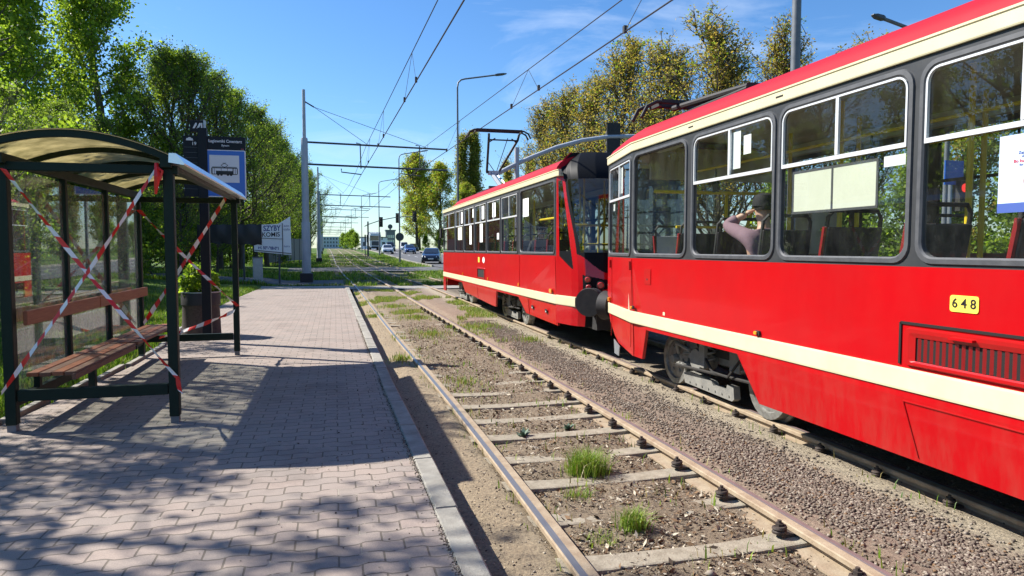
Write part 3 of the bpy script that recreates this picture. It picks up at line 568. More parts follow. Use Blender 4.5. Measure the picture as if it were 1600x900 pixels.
def wheelset(root, cx, y, out=-.02):
    for s_ in (-1, 1):
        xx = cx + s_ * .7525; mb = MB(); prof = [(.0, .05), (.07, .05), (.075, .03), (.24, .02), (.25, .045), (.315, .045), (.325, -.05), (.36, -.055), (.36, -.085), (.28, -.08), (0, -.06)]
        n = 28; L = [[(xx + s_ * d, y + r * math.cos(2 * math.pi * j / n), .325 + r * math.sin(2 * math.pi * j / n)) for j in range(n)] for r, d in [(max(r, .001), d) for r, d in prof]]
        mb.loops(L, 0); wo = mb.build('wheel', M['wheel'], root, True)
        hb = MB(); hb.cyl((xx + s_ * .05, y, .325), (xx + s_ * .09, y, .325), .06, .05, 14)
        for k in range(6): t = k * math.pi / 3; hb.cyl((xx + s_ * .02, y + .16 * math.cos(t), .325 + .16 * math.sin(t)), (xx + s_ * .04, y + .16 * math.cos(t), .325 + .16 * math.sin(t)), .022, n=8)
        hb.build('hub', M['bogie'], wo, True)
def bogie(root, cx, yc):
    for dy in (-.95, .95): wheelset(root, cx, yc + dy)
    mb = MB()
    for s_ in (-1, 1):
        xx = cx + s_ * .62; mb.box((xx, yc, .46), (.10, 2.3, .16)); mb.box((xx + s_ * .12, yc + .5, .52), (.16, .26, .26)); mb.box((xx + s_ * .12, yc - .4, .5), (.16, .2, .24))
        mb.cyl((xx + s_ * .05, yc + .28, .42), (xx + s_ * .28, yc + .28, .42), .13, n=18); mb.box((xx + s_ * .26, yc + .14, .50), (.05, .12, .30))
        mb.tube([(xx + s_ * .2, yc + .82, .42), (xx + s_ * .27, yc + .75, .56), (xx + s_ * .25, yc + .45, .50)], .025, 8)
        for q in range(5): mb.cyl((xx + s_ * .16, yc + .56 + .035 * q, .30), (xx + s_ * .28, yc + .58 + .035 * q, .30 + .015 * (q % 2)), .028, n=8)
    mb.box((cx, yc, .5), (1.1, .5, .2)); 
    for s_ in (-1, 1):
        for dy in (-.62, .12, .62):
            sp_ = MB(); sp_.tube([(cx + s_ * .80 + .06 * math.cos(t), yc + dy + .06 * math.sin(t), .40 + .012 * t) for t in np.linspace(0, 6 * math.pi, 40)], .014, 5); sp_.build('coil_spring', M['bogie'], root, True)
        rd = MB(); rd.tube([(cx + s_ * .9, yc - .85, .36), (cx + s_ * .92, yc + .7, .30)], .018, 6); rd.tube([(cx + s_ * .9, yc - .7, .62), (cx + s_ * .96, yc - .5, .36), (cx + s_ * .9, yc - .1, .34), (cx + s_ * .86, yc + .3, .6)], .016, 6); rd.build('brake_rod', M['under'], root, True)
    mb.build('bogie_frame', M['bogie'], root, bevel=.012)
    for s_ in (-1, 1):
        b = MB(); xx = cx + s_ * .80; P_ = [(yc + .62, .085), (yc + .66, .20), (yc + .5, .245), (yc + .02, .215), (yc - .02, .17), (yc - .28, .17), (yc - .30, .235), (yc - .42, .235), (yc - .44, .10), (yc - .40, .07)]
        b.prism(P_, lambda a, c, d: (xx + d, a, c), -.04, .04)
        for q in range(7): b.cyl((xx - .05, yc - .34 + .14 * q, .115), (xx + .05, yc - .34 + .14 * q, .115), .012, n=6)
        b.build('track_brake', M['bogie'], root)
def roof(root, cx, secs):                      # secs: (y, halfwidth, dz)
    prof = [(1.0, 3.10), (.985, 3.16), (.935, 3.235), (.85, 3.298), (.71, 3.352), (.5, 3.388), (.25, 3.408), (0, 3.415)]
    full = [(-a, z) for a, z in prof] + [(a, z) for a, z in prof[-2::-1]]
    mb = MB(); L = [[(cx + a * (hw + .012), y, (z - 3.10) * zs + 3.10 + dz) for a, z in full] for y, hw, dz, zs in secs]
    mb.loops(L, 0, True, True, closed=False); n = len(full)
    return mb.build('roof', M['roofred'], root, True)
def cantrail(root, pts, cap=True):             # cream strip along the top of the wall, and drip edge
    mb = MB(); L = []
    for i, (x, y, nx_, ny_) in enumerate(pts):
        L.append([(x + nx_ * d, y + ny_ * d, z) for d, z in ((-.03, 2.99), (.018, 2.99), (.022, 3.0), (.022, 3.085), (.030, 3.09), (.030, 3.105), (-.03, 3.105))])
    mb.loops(L, 0, True, True); return mb.build('cream_cantrail', M['cream'], root)
def stripe(root, pts, z0=.75, z1=.905):
    mb = MB(); L = [[(x + a * d, y + b * d, z) for d, z in ((-.005, z0), (.010, z0), (.013, z0 + .015), (.013, z1 - .015), (.010, z1), (-.005, z1))] for x, y, a, b in pts]
    mb.loops(L, 0, True, True); return mb.build('cream_stripe', M['cream'], root)
def far_wall(root, cx, y0, y1, cells):
    mb = MB(); x = cx + 1.2; mb.box((x - .02, (y0 + y1) / 2, .93), (.04, y1 - y0, 1.32)); mb.build('far_wall', M['red'], root)
    mb = MB(); mb.box((x - .02, (y0 + y1) / 2, 3.05), (.04, y1 - y0, .115)); mb.build('far_cantrail', M['cream'], root)
    F = Face((x, y0), (x, y1), -1)
    for a, b, door in cells:
        a -= y0; b -= y0
        if door:
            mb = MB(); ring(mb, F, [(a, b, .5, 2.99, .0005, .004), (a + .09, b - .09, .8, 2.86, .09, .004)]); ring(mb, F, [(a, b, .5, 2.99, .0005, -.045), (a + .09, b - .09, .8, 2.86, .09, -.045)])
            d = mb.build('door', M['intdark'], root)
            p = MB(); p.add([F(s_, z_, -.02) for s_, z_ in rrect(a + .08, b - .08, .79, 2.87, .09)], [tuple(range(24))]); p.build('pane', M['tglass'], d)
        else:
            mb = MB(); ring(mb, F, [(a, b, 1.59, 2.993, .0005, 0), (a + .08, b - .08, 1.68, 2.93, .09, 0)]); ring(mb, F, [(a, b, 1.59, 2.993, .0005, -.04), (a + .08, b - .08, 1.68, 2.93, .09, -.04)])
            d = mb.build('far_window', M['intdark'], root)
            p = MB(); p.add([F(s_, z_, -.02) for s_, z_ in rrect(a + .07, b - .07, 1.67, 2.94, .09)], [tuple(range(24))]); p.build('pane', M['tglass'], d)
            p = MB(); p.bar(F(a + .08, 2.43, -.03), F(b - .08, 2.43, -.03), .03, .03); p.build('crossbar', M['matblack'], d)
def interior(root, cx, y0, y1, hw=1.15):
    mb = MB(); mb.box((cx, (y0 + y1) / 2, .87), (hw * 2, y1 - y0, .06)); mb.build('floor', M['intdark'], root)
    mb = MB(); L = [(-hw, 2.98), (-hw + .05, 3.02), (-.75, 3.13), (-.3, 3.18), (.3, 3.18), (.75, 3.13), (hw - .05, 3.02), (hw, 2.98)]
    mb.loops([[(cx + a, y, z) for a, z in L] + [(cx + a, y, z + .03) for a, z in L[::-1]] for y in (y0, y1)], 0, True, True); mb.build('ceiling', M['ceil'], root)
    for s_ in (-1, 1):
        mb = MB(); mb.box((cx + s_ * (hw - .012), (y0 + y1) / 2, 1.245), (.025, y1 - y0, .69)); mb.build('inner_wall', M['intwall'], root)
        mb = MB(); mb.bar((cx + s_ * .93, y0 + .3, 3.02), (cx + s_ * .93, y1 - .3, 3.02), .16, .10); mb.build('light_strip', M['papery'], root)
def pole(root, pts, r=.023): mb = MB(); mb.tube(pts, r, 8); return mb.build('grab_pole', M['yellow'], root, True)
def pantograph(root, x, y, z0, ztop, folded):
    t = []
    mb = MB()
    for s_ in (-.5, .5): mb.box((x + s_, y, z0 + .06), (.06, 1.5, .06)); mb.box((x + s_, y + .6, z0 - .03), (.10, .10, .14)); mb.box((x + s_, y - .6, z0 - .03), (.10, .10, .14))
    mb.box((x, y - .6, z0 + .06), (1.0, .06, .06)); mb.box((x, y + .6, z0 + .06), (1.0, .06, .06)); mb.cyl((x - .35, y - .2, z0 + .16), (x + .35, y - .2, z0 + .16), .07, n=12)
    base_ = mb.build('pantograph', M['matblack'], root)
    a = MB()
    if not folded:
        zk = z0 + .36 * (ztop - z0)
        a.tube([(x + .05, y - .45, z0 + .1), (x - .12, y + .42, zk)], .07, 8); a.tube([(x + .26, y - .45, z0 + .1), (x + .02, y + .42, zk)], .03, 6)
        a.box((x - .06, y + .42, zk), (.34, .16, .12)); lo = a.build('lower_arm', M['galv'], base_)
        b = MB(); b.tube([(x - .28, y + .40, zk + .02), (x - .30, y, ztop - .18), (x - .30, y, ztop - .08)], .038, 8); b.tube([(x + .1, y + .40, zk + .02), (x + .62, y, ztop - .25), (x + .66, y, ztop - .08)], .038, 8)
        b.tube([(x + .02, y + .4, zk), (x + .3, y, ztop - .2)], .012, 5); b.tube([(x - .25, y + .3, zk + .3), (x + .0, y + .4, zk)], .012, 5)
        b.bar((x - .3, y, ztop - .27), (x + .62, y, ztop - .27), .04, .04); b.tube([(x - .30, y, ztop - .35), (x - .1, y, ztop - .22)], .02, 6); b.tube([(x + .6, y, ztop - .35), (x + .42, y, ztop - .22)], .02, 6); b.bar((x - .3, y + .4, zk + .02), (x + .12, y + .4, zk + .02), .08, .08)
        b.build('upper_frame', M['wire'], base_)
        ys_ = (-.14, .14); zt = ztop
    else:
        for sx_ in (-1, 1): a.tube([(x + sx_ * .40, y + .5, z0 + .10), (x + sx_ * .36, y - .75, z0 + .14)], .045, 8)
        a.box((x, y - .1, z0 + .12), (.5, 1.0, .10)); a.build('lower_arm', M['matblack'], base_)
        b = MB()
        for sx_ in (-1, 1): b.tube([(x + sx_ * .36, y - .75, z0 + .17), (x + sx_ * .46, y + .85, z0 + .22)], .04, 8)
        b.bar((x - .36, y - .72, z0 + .17), (x + .36, y - .72, z0 + .17), .07, .07); b.bar((x - .42, y + .2, z0 + .2), (x + .42, y + .2, z0 + .2), .06, .06); b.build('upper_frame', M['matblack'], base_)
        ys_ = (.72, 1.0); zt = z0 + .27
    h = MB()
    for dy in ys_:
        h.tube([(x - 1.0, y + dy, zt - .22), (x - .92, y + dy, zt - .07), (x - .78, y + dy, zt), (x + .78, y + dy, zt), (x + .92, y + dy, zt - .07), (x + 1.0, y + dy, zt - .22)], .026, 8)
        h.box((x, y + dy, zt + .012), (1.45, .055, .045))
    for s_ in (-.72, .72): h.bar((x + s_, y + ys_[0], zt - .03), (x + s_, y + ys_[1], zt - .03), .05, .05)
    h.build('contact_head', M['matblack'], base_, True)
# ---- the near tram, number 648
CX = 4.98; XN = CX - 1.2
near = thing('tram', 'nearest red and cream tram carrying the number 648 on its side', 'tram', (CX, 3.0, 0))
YB, YC, YE = -3.9, 8.25, 9.72; XE = 4.06
FS = Face((XN, YB), (XN, YC)); FT = Face((XN, YC), (XE, YE))
def SY(y): return y - YB
poly = [(SY(-3.9), 1.60), (SY(-3.9), .27), (SY(-2.9), .27), (SY(-2.6), .70), (SY(-.55), .70), (SY(-.2), .27), (SY(5.50), .27), (SY(5.80), .70), (SY(7.80), .70), (SY(8.0), .30), (SY(8.25), .30), (SY(8.25), 1.60)]
def tumble(F, k=.05): return lambda a, b, d: F(a, b, d - k * max(0, (.72 - b) / .45) ** 1.4)
mb = MB(); mb.prism(poly, tumble(FS), 0, -.04); mb.build('side_panel', M['red'], near)
LT = FT.L
poly = [(0, 1.60), (0, .30), (.05, .30), (.85, .36), (1.05, .44), (1.30, .62), (1.44, .80), (LT, 1.0), (LT, 1.60)]
mb = MB(); mb.prism(poly, tumble(FT, .04), -.0005, -.04); mb.build('corner_panel', M['red'], near)
n1 = FS.n; n2 = FT.n; nm = ((n1 + n2) / 2).normalized()
sp = [(XN, YB, n1.x, n1.y), (XN, YC, nm.x, nm.y), (XE, YE, n2.x, n2.y)]
stripe(near, sp); cantrail(near, sp)
roof(near, CX, [(YB, 1.2, 0, 1), (YC - .3, 1.2, 0, 1), (YC, 1.195, 0, 1), (YC + .6, 1.09, -.01, .97), (YE - .1, .94, -.03, .85), (YE + .15, .78, -.04, .62), (YE + .28, .6, -.05, .4)])
# end wall of the near tram (faces the other tram)
mb = MB(); L = []
for z in (.95, 1.6, 2.99, 3.11):
    q = [(XE, YE), (XE + .10, YE + .12), (XE + .35, YE + .2), (CX, YE + .24)]; q2 = q + [(2 * CX - a, b) for a, b in q[-2::-1]]; L.append([(a, b, z) for a, b in q2])
mb.loops(L[:2], 0, closed=False); mb.loops(L[1:3], 1, closed=False); mb.loops(L[2:], 2, closed=False); mb.build('end_wall', [M['red'], M['cabglass'], M['cream']], near)
mb = MB(); mb.cyl((XE + .10, YE + .02, .84), (XE + .02, YE + .16, .84), .20, .23, 24); mb.box((CX, YE + .12, .75), (1.5, .2, .3)); mb.build('bumper', M['matblack'], near, True)
mb = MB(); mb.prism([(.62, .34), (.98, .40), (.93, .20), (.66, .20)], FT, .002, .012); mb.build('lifeguard_plate', M['galv'], near)
far_wall(near, CX, YB, YC, [(YB, -2.45, 0), (-2.45, -.97, 1), (-.97, .51, 0), (.51, 1.99, 0), (1.99, 3.47, 0), (3.47, 4.7, 1), (4.7, 5.9, 0), (5.9, 7.0, 1), (7.0, YC, 0)])
mb = MB(); FF = Face((2 * CX - XN, YC), (2 * CX - XE, YE), -1); mb.prism([(0, .3), (LT, .9), (LT, 1.6), (0, 1.6)], FF, 0, -.04); mb.build('far_corner_panel', M['red'], near)
mb = MB(); mb.prism([(0, 2.99), (LT, 2.99), (LT, 3.105), (0, 3.105)], FF, 0, -.04); mb.build('far_corner_cantrail', M['cream'], near)
interior(near, CX, YB + .05, YC + .2); mb = MB(); mb.box((CX, YC + .75, .87), (1.7, 1.2, .06)); mb.build('cab_floor', M['intdark'], near)
mb = MB(); mb.box((CX, YC + .75, 3.05), (1.8, 1.2, .06)); mb.build('cab_ceiling', M['ceil'], near)
mb = MB(); mb.box((CX, YB + .02, 1.75), (2.36, .04, 2.6)); mb.build('rear_wall', M['red'], near)
# windows: pitch 1.48 m
o1 = 8.19
window(FS, SY(6.735), SY(8.25), SY(6.86), SY(8.17), near, slider=False)
edges = [(6.735, 5.235, 5.30, 6.67), (5.235, 3.76, 3.83, 5.17), (3.76, 2.28, 2.35, 3.69), (2.28, .80, .87, 2.21), (.80, -.68, -.61, .73), (-.68, -2.16, -2.09, -.75), (-2.16, -3.9, -3.8, -2.23)]
for a, b, c_, d_ in edges: window(FS, SY(b), SY(a), SY(c_), SY(d_), near)
window(FT, 0, LT, .10, LT - .13, near, slider=True, r=.06)
# fittings on the side
fv = MB(); v0, v1 = SY(1.6), SY(3.80)
ring(fv, FS, [(v0, v1, .825 + .1, 1.19, .05, .001), (v0 + .01, v1 - .01, .935, 1.18, .045, .022), (v0 + .05, v1 - .05, .955, 1.155, .03, .022), (v0 + .09, v1 - .10, .965, 1.125, .006, .012), (v0 + .09, v1 - .10, .965, 1.125, .006, -.03)])
vent = fv.build('louvred_vent', M['red_low'], near)
mb = MB(); mb.prism([(v0 + .085, .96), (v1 - .095, .96), (v1 - .095, 1.13), (v0 + .085, 1.13)], FS, .0015, .0035); mb.build('vent_back', M['grille'], vent)
mb = MB(); s_ = v1 - .13
while s_ > v0 + .1:
    a = FS(s_, .968, .008); b = FS(s_, 1.122, .008); mb.bar(a, b, .020, .006, up=(.75, .65, 0)); s_ -= .047
mb.build('vent_slats', M['red_low'], vent)
mb = MB(); mb.prism([(v1 - .55, 1.15), (v1 - .38, 1.15), (v1 - .38, 1.165), (v1 - .55, 1.165)], FS, .02, .05); mb.build('vent_latch', M['red'], vent)
mb = MB()   # dark reveal line round the vent and the service flap below it
for a, b in (((v0 - .02, 1.215), (v1 + .035, 1.215)), ((v1 + .035, 1.215), (v1 + .035, .93))): mb.bar(FS(*a, .002), FS(*b, .002), .014, .018)
mb.build('vent_seam', M['grille'], near)
mb = MB()
for a, b in (((SY(3.80), .675), (SY(1.9), .675)), ((SY(3.80), .675), (SY(3.70), .30)), ((SY(1.9), .675), (SY(1.9), .30))):
    T_ = tumble(FS); mb.bar(T_(*a, .001), T_(*b, .001), .012, .006)
mb.build('service_flap_seam', M['red_low'], near)
pl = MB(); pl.prism(rrect(SY(3.255), SY(3.455), 1.325, 1.43, .018), FS, .001, .005); plate = pl.build('number_plate', M['plate'], near)
text('fleet_number', '6 4 8', .082, M['ink'], plate, FS(SY(3.355), 1.378, .0062), (0, -1, 0), (0, 0, 1), bold=.0012)
for yy_, zz_ in ((5.46, .945), (8.18, .955)):
    mb = MB(); mb.prism(rrect(SY(yy_) - .035, SY(yy_) + .035, zz_ - .022, zz_ + .022, .012), FS, .001, .02); h_ = mb.build('marker_light_base', M['matblack'], near)
    mb = MB(); mb.prism(rrect(SY(yy_) - .014, SY(yy_) + .032, zz_ - .017, zz_ + .017, .014), FS, .02, .038); mb.build('amber_lens', M['amber'], h_, bevel=.006)
mb = MB(); mb.prism(rrect(1.30, 1.36, .93, .99, .01), FT, .001, .03); mb.build('amber_lens', M['amber'], near)
flat(FS, SY(7.68), SY(7.86), 1.28, 1.47, .001, 'small_hatch', M['red_low'], near, .006, .01); flat(FS, SY(7.76), SY(7.79), 1.33, 1.35, .007, 'hatch_lock', M['matblack'], near)
flat(FS, SY(7.30), SY(7.35), .93, .97, .001, 'white_marker', M['cream'], near)
for s_ in (.02, 1.25): mb = MB(); mb.prism(rrect(s_, s_ + .03, 1.44, 1.56, .01), FT, .001, .03); mb.build('hinge', M['red_low'], near)
mb = MB()
for s_ in (.004, 1.20): mb.bar(FT(s_, .42, .001), FT(s_, 1.59, .001), .008, .006)
mb.build('panel_seam', M['red_low'], near)
for yy_ in (6.72, 5.2): flat(FS, SY(yy_) - .05, SY(yy_) + .05, 3.035, 3.05, .022, 'cantrail_slot', M['grille'], near)
# notices and poster inside the glass
flat(FS, SY(4.58), SY(5.03), 2.035, 2.355, -.02, 'notice', M['papery'], near); flat(FS, SY(4.12), SY(4.56), 2.035, 2.355, -.02, 'notice', M['papery'], near)
fr = MB(); ring(fr, FS, [(SY(4.10), SY(5.05), 2.015, 2.375, .01, -.024), (SY(4.10), SY(5.05), 2.015, 2.375, .01, -.016), (SY(4.12), SY(5.03), 2.035, 2.355, .008, -.016)]); fr.prism([(SY(4.56), 2.02), (SY(4.58), 2.02), (SY(4.58), 2.37), (SY(4.56), 2.37)], FS, -.022, -.0155); fr.build('notice_frame', M['rubber'], near)
text('notice_heading', 'OGŁOSZENIA', .028, M['paper'], near, FS(SY(4.57), 2.40, -.013), (0, -1, 0), (0, 0, 1))
flat(FS, SY(3.86), SY(4.05), 2.30, 2.375, -.018, 'pale_sticker', M['paper'], near)
flat(FS, SY(5.83), SY(6.02), 2.50, 2.86, -.018, 'notice', M['paper'], near); flat(FS, SY(5.66), SY(5.78), 2.62, 2.80, -.018, 'notice', M['paper'], near)
flat(FT, .62, .76, 2.50, 2.86, -.018, 'notice', M['paper'], near); flat(FT, 1.10, 1.2, 2.28, 2.38, -.018, 'notice', M['paper'], near)
M['posterblue'] = mat('poster_pale_blue', (.50, .60, .82), .55, var=(.62, .70, .86), scale=2.5)
M['pblue2'] = mat('poster_dark_blue', (.05, .10, .36), .55); M['skin'] = mat('skin', (.62, .38, .27), .5); M['hairblond'] = mat('hair_blond', (.36, .21, .08), .6); M['heart'] = mat('heart_red', (.66, .02, .035), .5)
po = flat(FS, SY(2.72), SY(3.17), 1.93, 2.375, -.008, 'family_poster', M['posterblue'], near)
flat(FS, SY(2.72), SY(3.17), 1.93, 1.985, -.0055, 'poster_footer', M['pblue2'], po)
def heart(cx_, cz_, r):
    return [(cx_ + r * (16 * math.sin(t) ** 3) / 16, cz_ + r * (13 * math.cos(t) - 5 * math.cos(2 * t) - 2 * math.cos(3 * t) - math.cos(4 * t)) / 16) for t in np.linspace(0, 2 * math.pi, 33)[:-1]]
def disc(F, cx_, cz_, ra, rb, d, name, m, root, n=18):
    mb = MB(); mb.prism([(cx_ + ra * math.cos(2 * math.pi * k / n), cz_ + rb * math.sin(2 * math.pi * k / n)) for k in range(n)], F, d, d + .0012); return mb.build(name, m, root)
mb = MB(); hp = heart(SY(2.99), 2.315, .034); hi = heart(SY(2.99), 2.316, .022); mb.loops([[FS(a, b, -.0055) for a, b in hp], [FS(a, b, -.0045) for a, b in hp], [FS(a, b, -.0045) for a, b in hi], [FS(a, b, -.0055) for a, b in hi]]); mb.build('poster_heart', M['heart'], po)
for (yy_, zz_, s_) in ((2.985, 2.12, 1.0), (2.89, 2.13, .95), (2.935, 2.085, .85)):
    disc(FS, SY(yy_), zz_ - .012, .034 * s_, .052 * s_, -.0055, 'poster_hair', M['hairblond'], po); disc(FS, SY(yy_), zz_, .021 * s_, .029 * s_, -.0043, 'poster_face', M['skin'], po)
mb = MB(); mb.prism([(SY(3.03), 1.99), (SY(2.84), 1.99), (SY(2.87), 2.06), (SY(3.0), 2.06)], FS, -.0055, -.004); mb.build('poster_clothes', M['paper'], po)
mb = MB(); mb.prism(heart(SY(2.945), 2.03, .046), FS, -.0038, -.0026); mb.build('poster_heart', M['heart'], po)
for tx, zz_, sz_, mm in (('Zapraszamy wszystkich', 2.268, .022, 'pblue2'), ('do wspólnego działania', 2.247, .018, 'pblue2'), ('Bo każde serce to wielki', 2.222, .026, 'heart'), ('dar dla drugiego człowieka', 2.200, .018, 'pblue2'), ('Pomagamy dzieciom', 1.968, .018, 'paper'), ('i rodzinom razem z Wami', 1.947, .015, 'paper')):
    text('poster_text', tx, sz_, M[mm], po, FS(SY(2.95), zz_, -.0042), (0, -1, 0), (0, 0, 1), depth=.0004)
# underneath
mb = MB(); mb.box((CX, (YB + YC) / 2 - .1, .66), (1.5, YC - YB - .5, .36)); mb.build('underframe', M['under'], near)
bogie(near, CX, 6.83); bogie(near, CX, .83 - 2.4)
# inside
for yy_ in (7.28, 6.50, 5.72, 4.85, 4.02, 3.22, 2.4, 1.5): seat(near, 4.17, yy_, .55)
for yy_ in (5.3, 3.75, 2.2): seat(near, 5.66, yy_, .44)
seat(near, 4.55, 8.62, .42, -1, 'seatgrey')
for x_, y_ in ((4.62, 5.45), (4.62, 4.1), (5.3, 7.1), (5.3, 6.0), (4.62, 2.7), (5.5, 4.75)): pole(near, [(x_, y_, .9), (x_, y_, 3.1)])
pole(near, [(4.55, -3.5, 2.72), (4.55, 8.0, 2.72)], .015); pole(near, [(5.45, -3.5, 2.72), (5.45, 8.0, 2.72)], .015)
pole(near, [(4.0, 8.05, 2.46), (5.9, 8.05, 2.46)], .022); pole(near, [(4.5, 8.4, 2.02), (6.0, 8.4, 2.02)], .018); pole(near, [(4.6, 8.3, 1.7), (6.0, 8.3, 1.7)], .02); pole(near, [(5.2, 8.3, .9), (5.2, 8.3, 2.5)]); pole(near, [(5.45, 8.2, .9), (5.45, 8.2, 2.0), (5.6, 8.2, 2.4)])
pole(near, [(5.6, 6.9, 1.95), (6.1, 6.9, 1.95)]); pole(near, [(5.6, 3.5, 1.2), (5.75, 3.5, 1.75), (6.1, 3.5, 1.8)])
mb = MB(); mb.box((5.9, 7.35, 2.1), (.42, .3, .9)); mb.box((5.72, 7.3, 2.35), (.03, .22, .2)); mb.build('equipment_cabinet', M['intwall'], near, bevel=.02)
mb = MB(); mb.box((5.0, 8.28, 2.82), (1.9, .06, .36)); mb.build('bulkhead', M['intwall'], near)
for x_, y_ in ((4.55, 7.5), (5.45, 6.6), (4.55, 5.0), (4.55, 3.5), (5.45, 4.4)): mb = MB(); mb.tube([(x_, y_, 2.72), (x_, y_, 2.56)], .012, 6); mb.box((x_, y_, 2.5), (.03, .1, .16)); mb.build('strap_hanger', M['matblack'], near)
pantograph(near, CX, 7.7, 3.42, 4.4, True)
# ---- the tram in front
farT = thing('tram', 'red and cream tram standing further along with its pantograph raised', 'tram', (CX, 17.0, 0))
Y0, Y1, Y2 = 11.40, 21.75, 24.3; X2 = 3.785
FS = Face((XN, Y0), (XN, Y1)); FR = Face((XN, Y1), (X2, Y2)); LR = FR.L
def SY(y): return y - Y0
poly = [(0, 1.60), (0, .36), (SY(13.45), .40), (SY(13.95), .70), (SY(16.0), .70), (SY(16.25), .30), (SY(16.6), .30), (SY(20.2), .42), (SY(20.6), .70), (SY(21.75), .70), (SY(21.75), 1.60)]
mb = MB(); mb.prism(poly, tumble(FS), 0, -.04); mb.build('side_panel', M['red'], farT)
mb = MB(); mb.prism([(0, 1.6), (0, .70), (LR * .8, .70), (LR * .8, .25), (LR, .25), (LR, 1.6)], FR, 0, -.04); mb.build('corner_panel', M['red'], farT)
n1 = FS.n; n2 = FR.n; nm = ((n1 + n2) / 2).normalized()
YF = 10.72; XF = 3.90; FC = Face((XN, Y0), (XF, YF), -1); n0 = FC.n; nm0 = ((n0 + n1) / 2).normalized()
stripe(farT, [(XF, YF, n0.x, n0.y), (XN, Y0, nm0.x, nm0.y), (XN, Y1, nm.x, nm.y), (X2, Y2, n2.x, n2.y)])
cantrail(farT, [(XN + .02, Y0 - .12, n0.x, n0.y), (XN, Y0, nm0.x, nm0.y), (XN, Y1, nm.x, nm.y), (X2, Y2, n2.x, n2.y)])
roof(farT, CX, [(Y0 - .02, 1.2, 0, 1), (Y0 + .3, 1.2, 0, 1), (Y1, 1.2, 0, 1), (Y1 + .8, 1.11, -.01, .96), (Y2 - .1, 1.0, -.03, .85), (Y2 + .15, .85, -.05, .6)])
far_wall(farT, CX, Y0, Y2, [(Y0, 12.9, 0), (12.9, 14.2, 1), (14.2, 15.7, 0), (15.7, 17.2, 0), (17.2, 18.4, 1), (18.4, 19.9, 0), (19.9, 21.2, 0), (21.2, Y2, 0)])
interior(farT, CX, Y0, Y2 - .1)
mb = MB(); mb.box((CX, Y2 + .02, 1.75), (2.1, .04, 2.7)); mb.build('rear_wall', M['red'], farT)
window(FS, SY(11.40), SY(13.87), SY(11.50), SY(13.76), farT, slider=False, r=.08)
for a, b in ((14.01, 15.44), (15.56, 16.99), (17.11, 18.55), (18.67, 20.16), (20.28, 21.66)): window(FS, SY(a - .14 if a == 14.01 else a - .06), SY(b + (.06 if b < 21.6 else .09)), SY(a + .02), SY(b - .02), farT, r=.03)
window(FR, 0, LR, .08, LR - .12, farT, r=.05)
flat(FS, SY(13.2), SY(13.62), 2.38, 2.75, -.01, 'notice', M['paper'], farT)
for a, b, z0_, z1_ in ((16.1, 16.45, 2.5, 2.85), (15.75, 15.95, 1.95, 2.1), (17.4, 17.7, 2.5, 2.85), (17.6, 17.95, 1.9, 2.4), (19.1, 19.4, 1.85, 2.4), (20.6, 21.3, 2.0, 2.4), (20.5, 20.75, 2.5, 2.85), (18.75, 18.95, 2.6, 2.85)): flat(FS, SY(a), SY(b), z0_, z1_, -.01, 'notice', M['papery'] if b - a > .5 else M['paper'], farT)
fv = MB(); ring(fv, FS, [(SY(17.25), SY(18.25), .93, 1.22, .01, .001), (SY(17.27), SY(18.23), .94, 1.21, .01, .02), (SY(17.32), SY(18.18), .965, 1.185, .01, .02), (SY(17.32), SY(18.18), .965, 1.185, .01, .003)]); v_ = fv.build('louvred_vent', M['red_low'], farT)
mb = MB(); mb.prism([(SY(17.32), .96), (SY(18.18), .96), (SY(18.18), 1.19), (SY(17.32), 1.19)], FS, .001, .003); mb.build('vent_back', M['grille'], v_)
flat(FS, SY(17.95), SY(18.15), 1.36, 1.50, .001, 'yellow_sticker', M['plate'], farT); disc(FS, SY(17.45), 1.43, .13, .08, .001, 'round_emblem', M['paper'], farT)
for a in (12.0, 12.9):
    mb = MB(); mb.prism(rrect(SY(a) - .055, SY(a) + .055, .535, .605, .01), tumble(FS), .001, .012); h_ = mb.build('flap_lock', M['matblack'], farT); mb = MB(); mb.prism(rrect(SY(a) - .03, SY(a) + .02, .545, .57, .008), tumble(FS), .012, .018); mb.build('lock_handle', M['alu'], h_)
for a, z0_, z1_ in ((13.2, .38, .71), (11.45, .38, 1.59), (13.86, .93, 1.59), (18.3, .36, .71)): T_ = tumble(FS); mb = MB(); mb.bar(T_(SY(a), z0_, .001), T_(SY(a), z1_, .001), .012, .006); mb.build('panel_seam', M['red_low'], farT)
for a in (13.9, 20.4, 16.9): mb = MB(); mb.prism(rrect(SY(a) - .03, SY(a) + .03, .93, 1.0, .01), FS, .001, .02); mb.build('marker_light', M['amber'], farT)
mb = MB(); mb.prism(rrect(SY(11.62), SY(11.74), .93, 1.0, .01), FS, .001, .025); mb.build('marker_light', M['amber'], farT)
# cab: a curved shell with side window, black mask and raked windscreen
def smooth01(t): return t * t * (3 - 2 * t)
def cabpt(t, z):                                    # t 0..1 from the side panel round to the centre line, then mirrored to 2
    tt = t if t <= 1 else 2 - t
    K = [(0, 1.2, 11.40), (.42, 1.10, 10.86), (.52, 1.04, 10.70), (.60, .95, 10.58), (.75, .66, 10.46), (1, 0, 10.40)]
    a = np.interp(tt, [k[0] for k in K], [k[1] for k in K]); y = np.interp(tt, [k[0] for k in K], [k[2] for k in K])
    rake = .50 * max(0, (z - 1.1) / 2.1) ** 1.3; y += rake * min(1, tt / .45) * .95
    if z > 2.88: q = (z - 2.88) / .54; y += .26 * q ** 2 * min(1, tt / .4); a *= 1 - .22 * q ** 2.6
    if z < .72: y += .12 * (.72 - z) * min(1, tt / .5)
    y = min(y, 11.40); return (CX + (-a if t <= 1 else a), y, z)
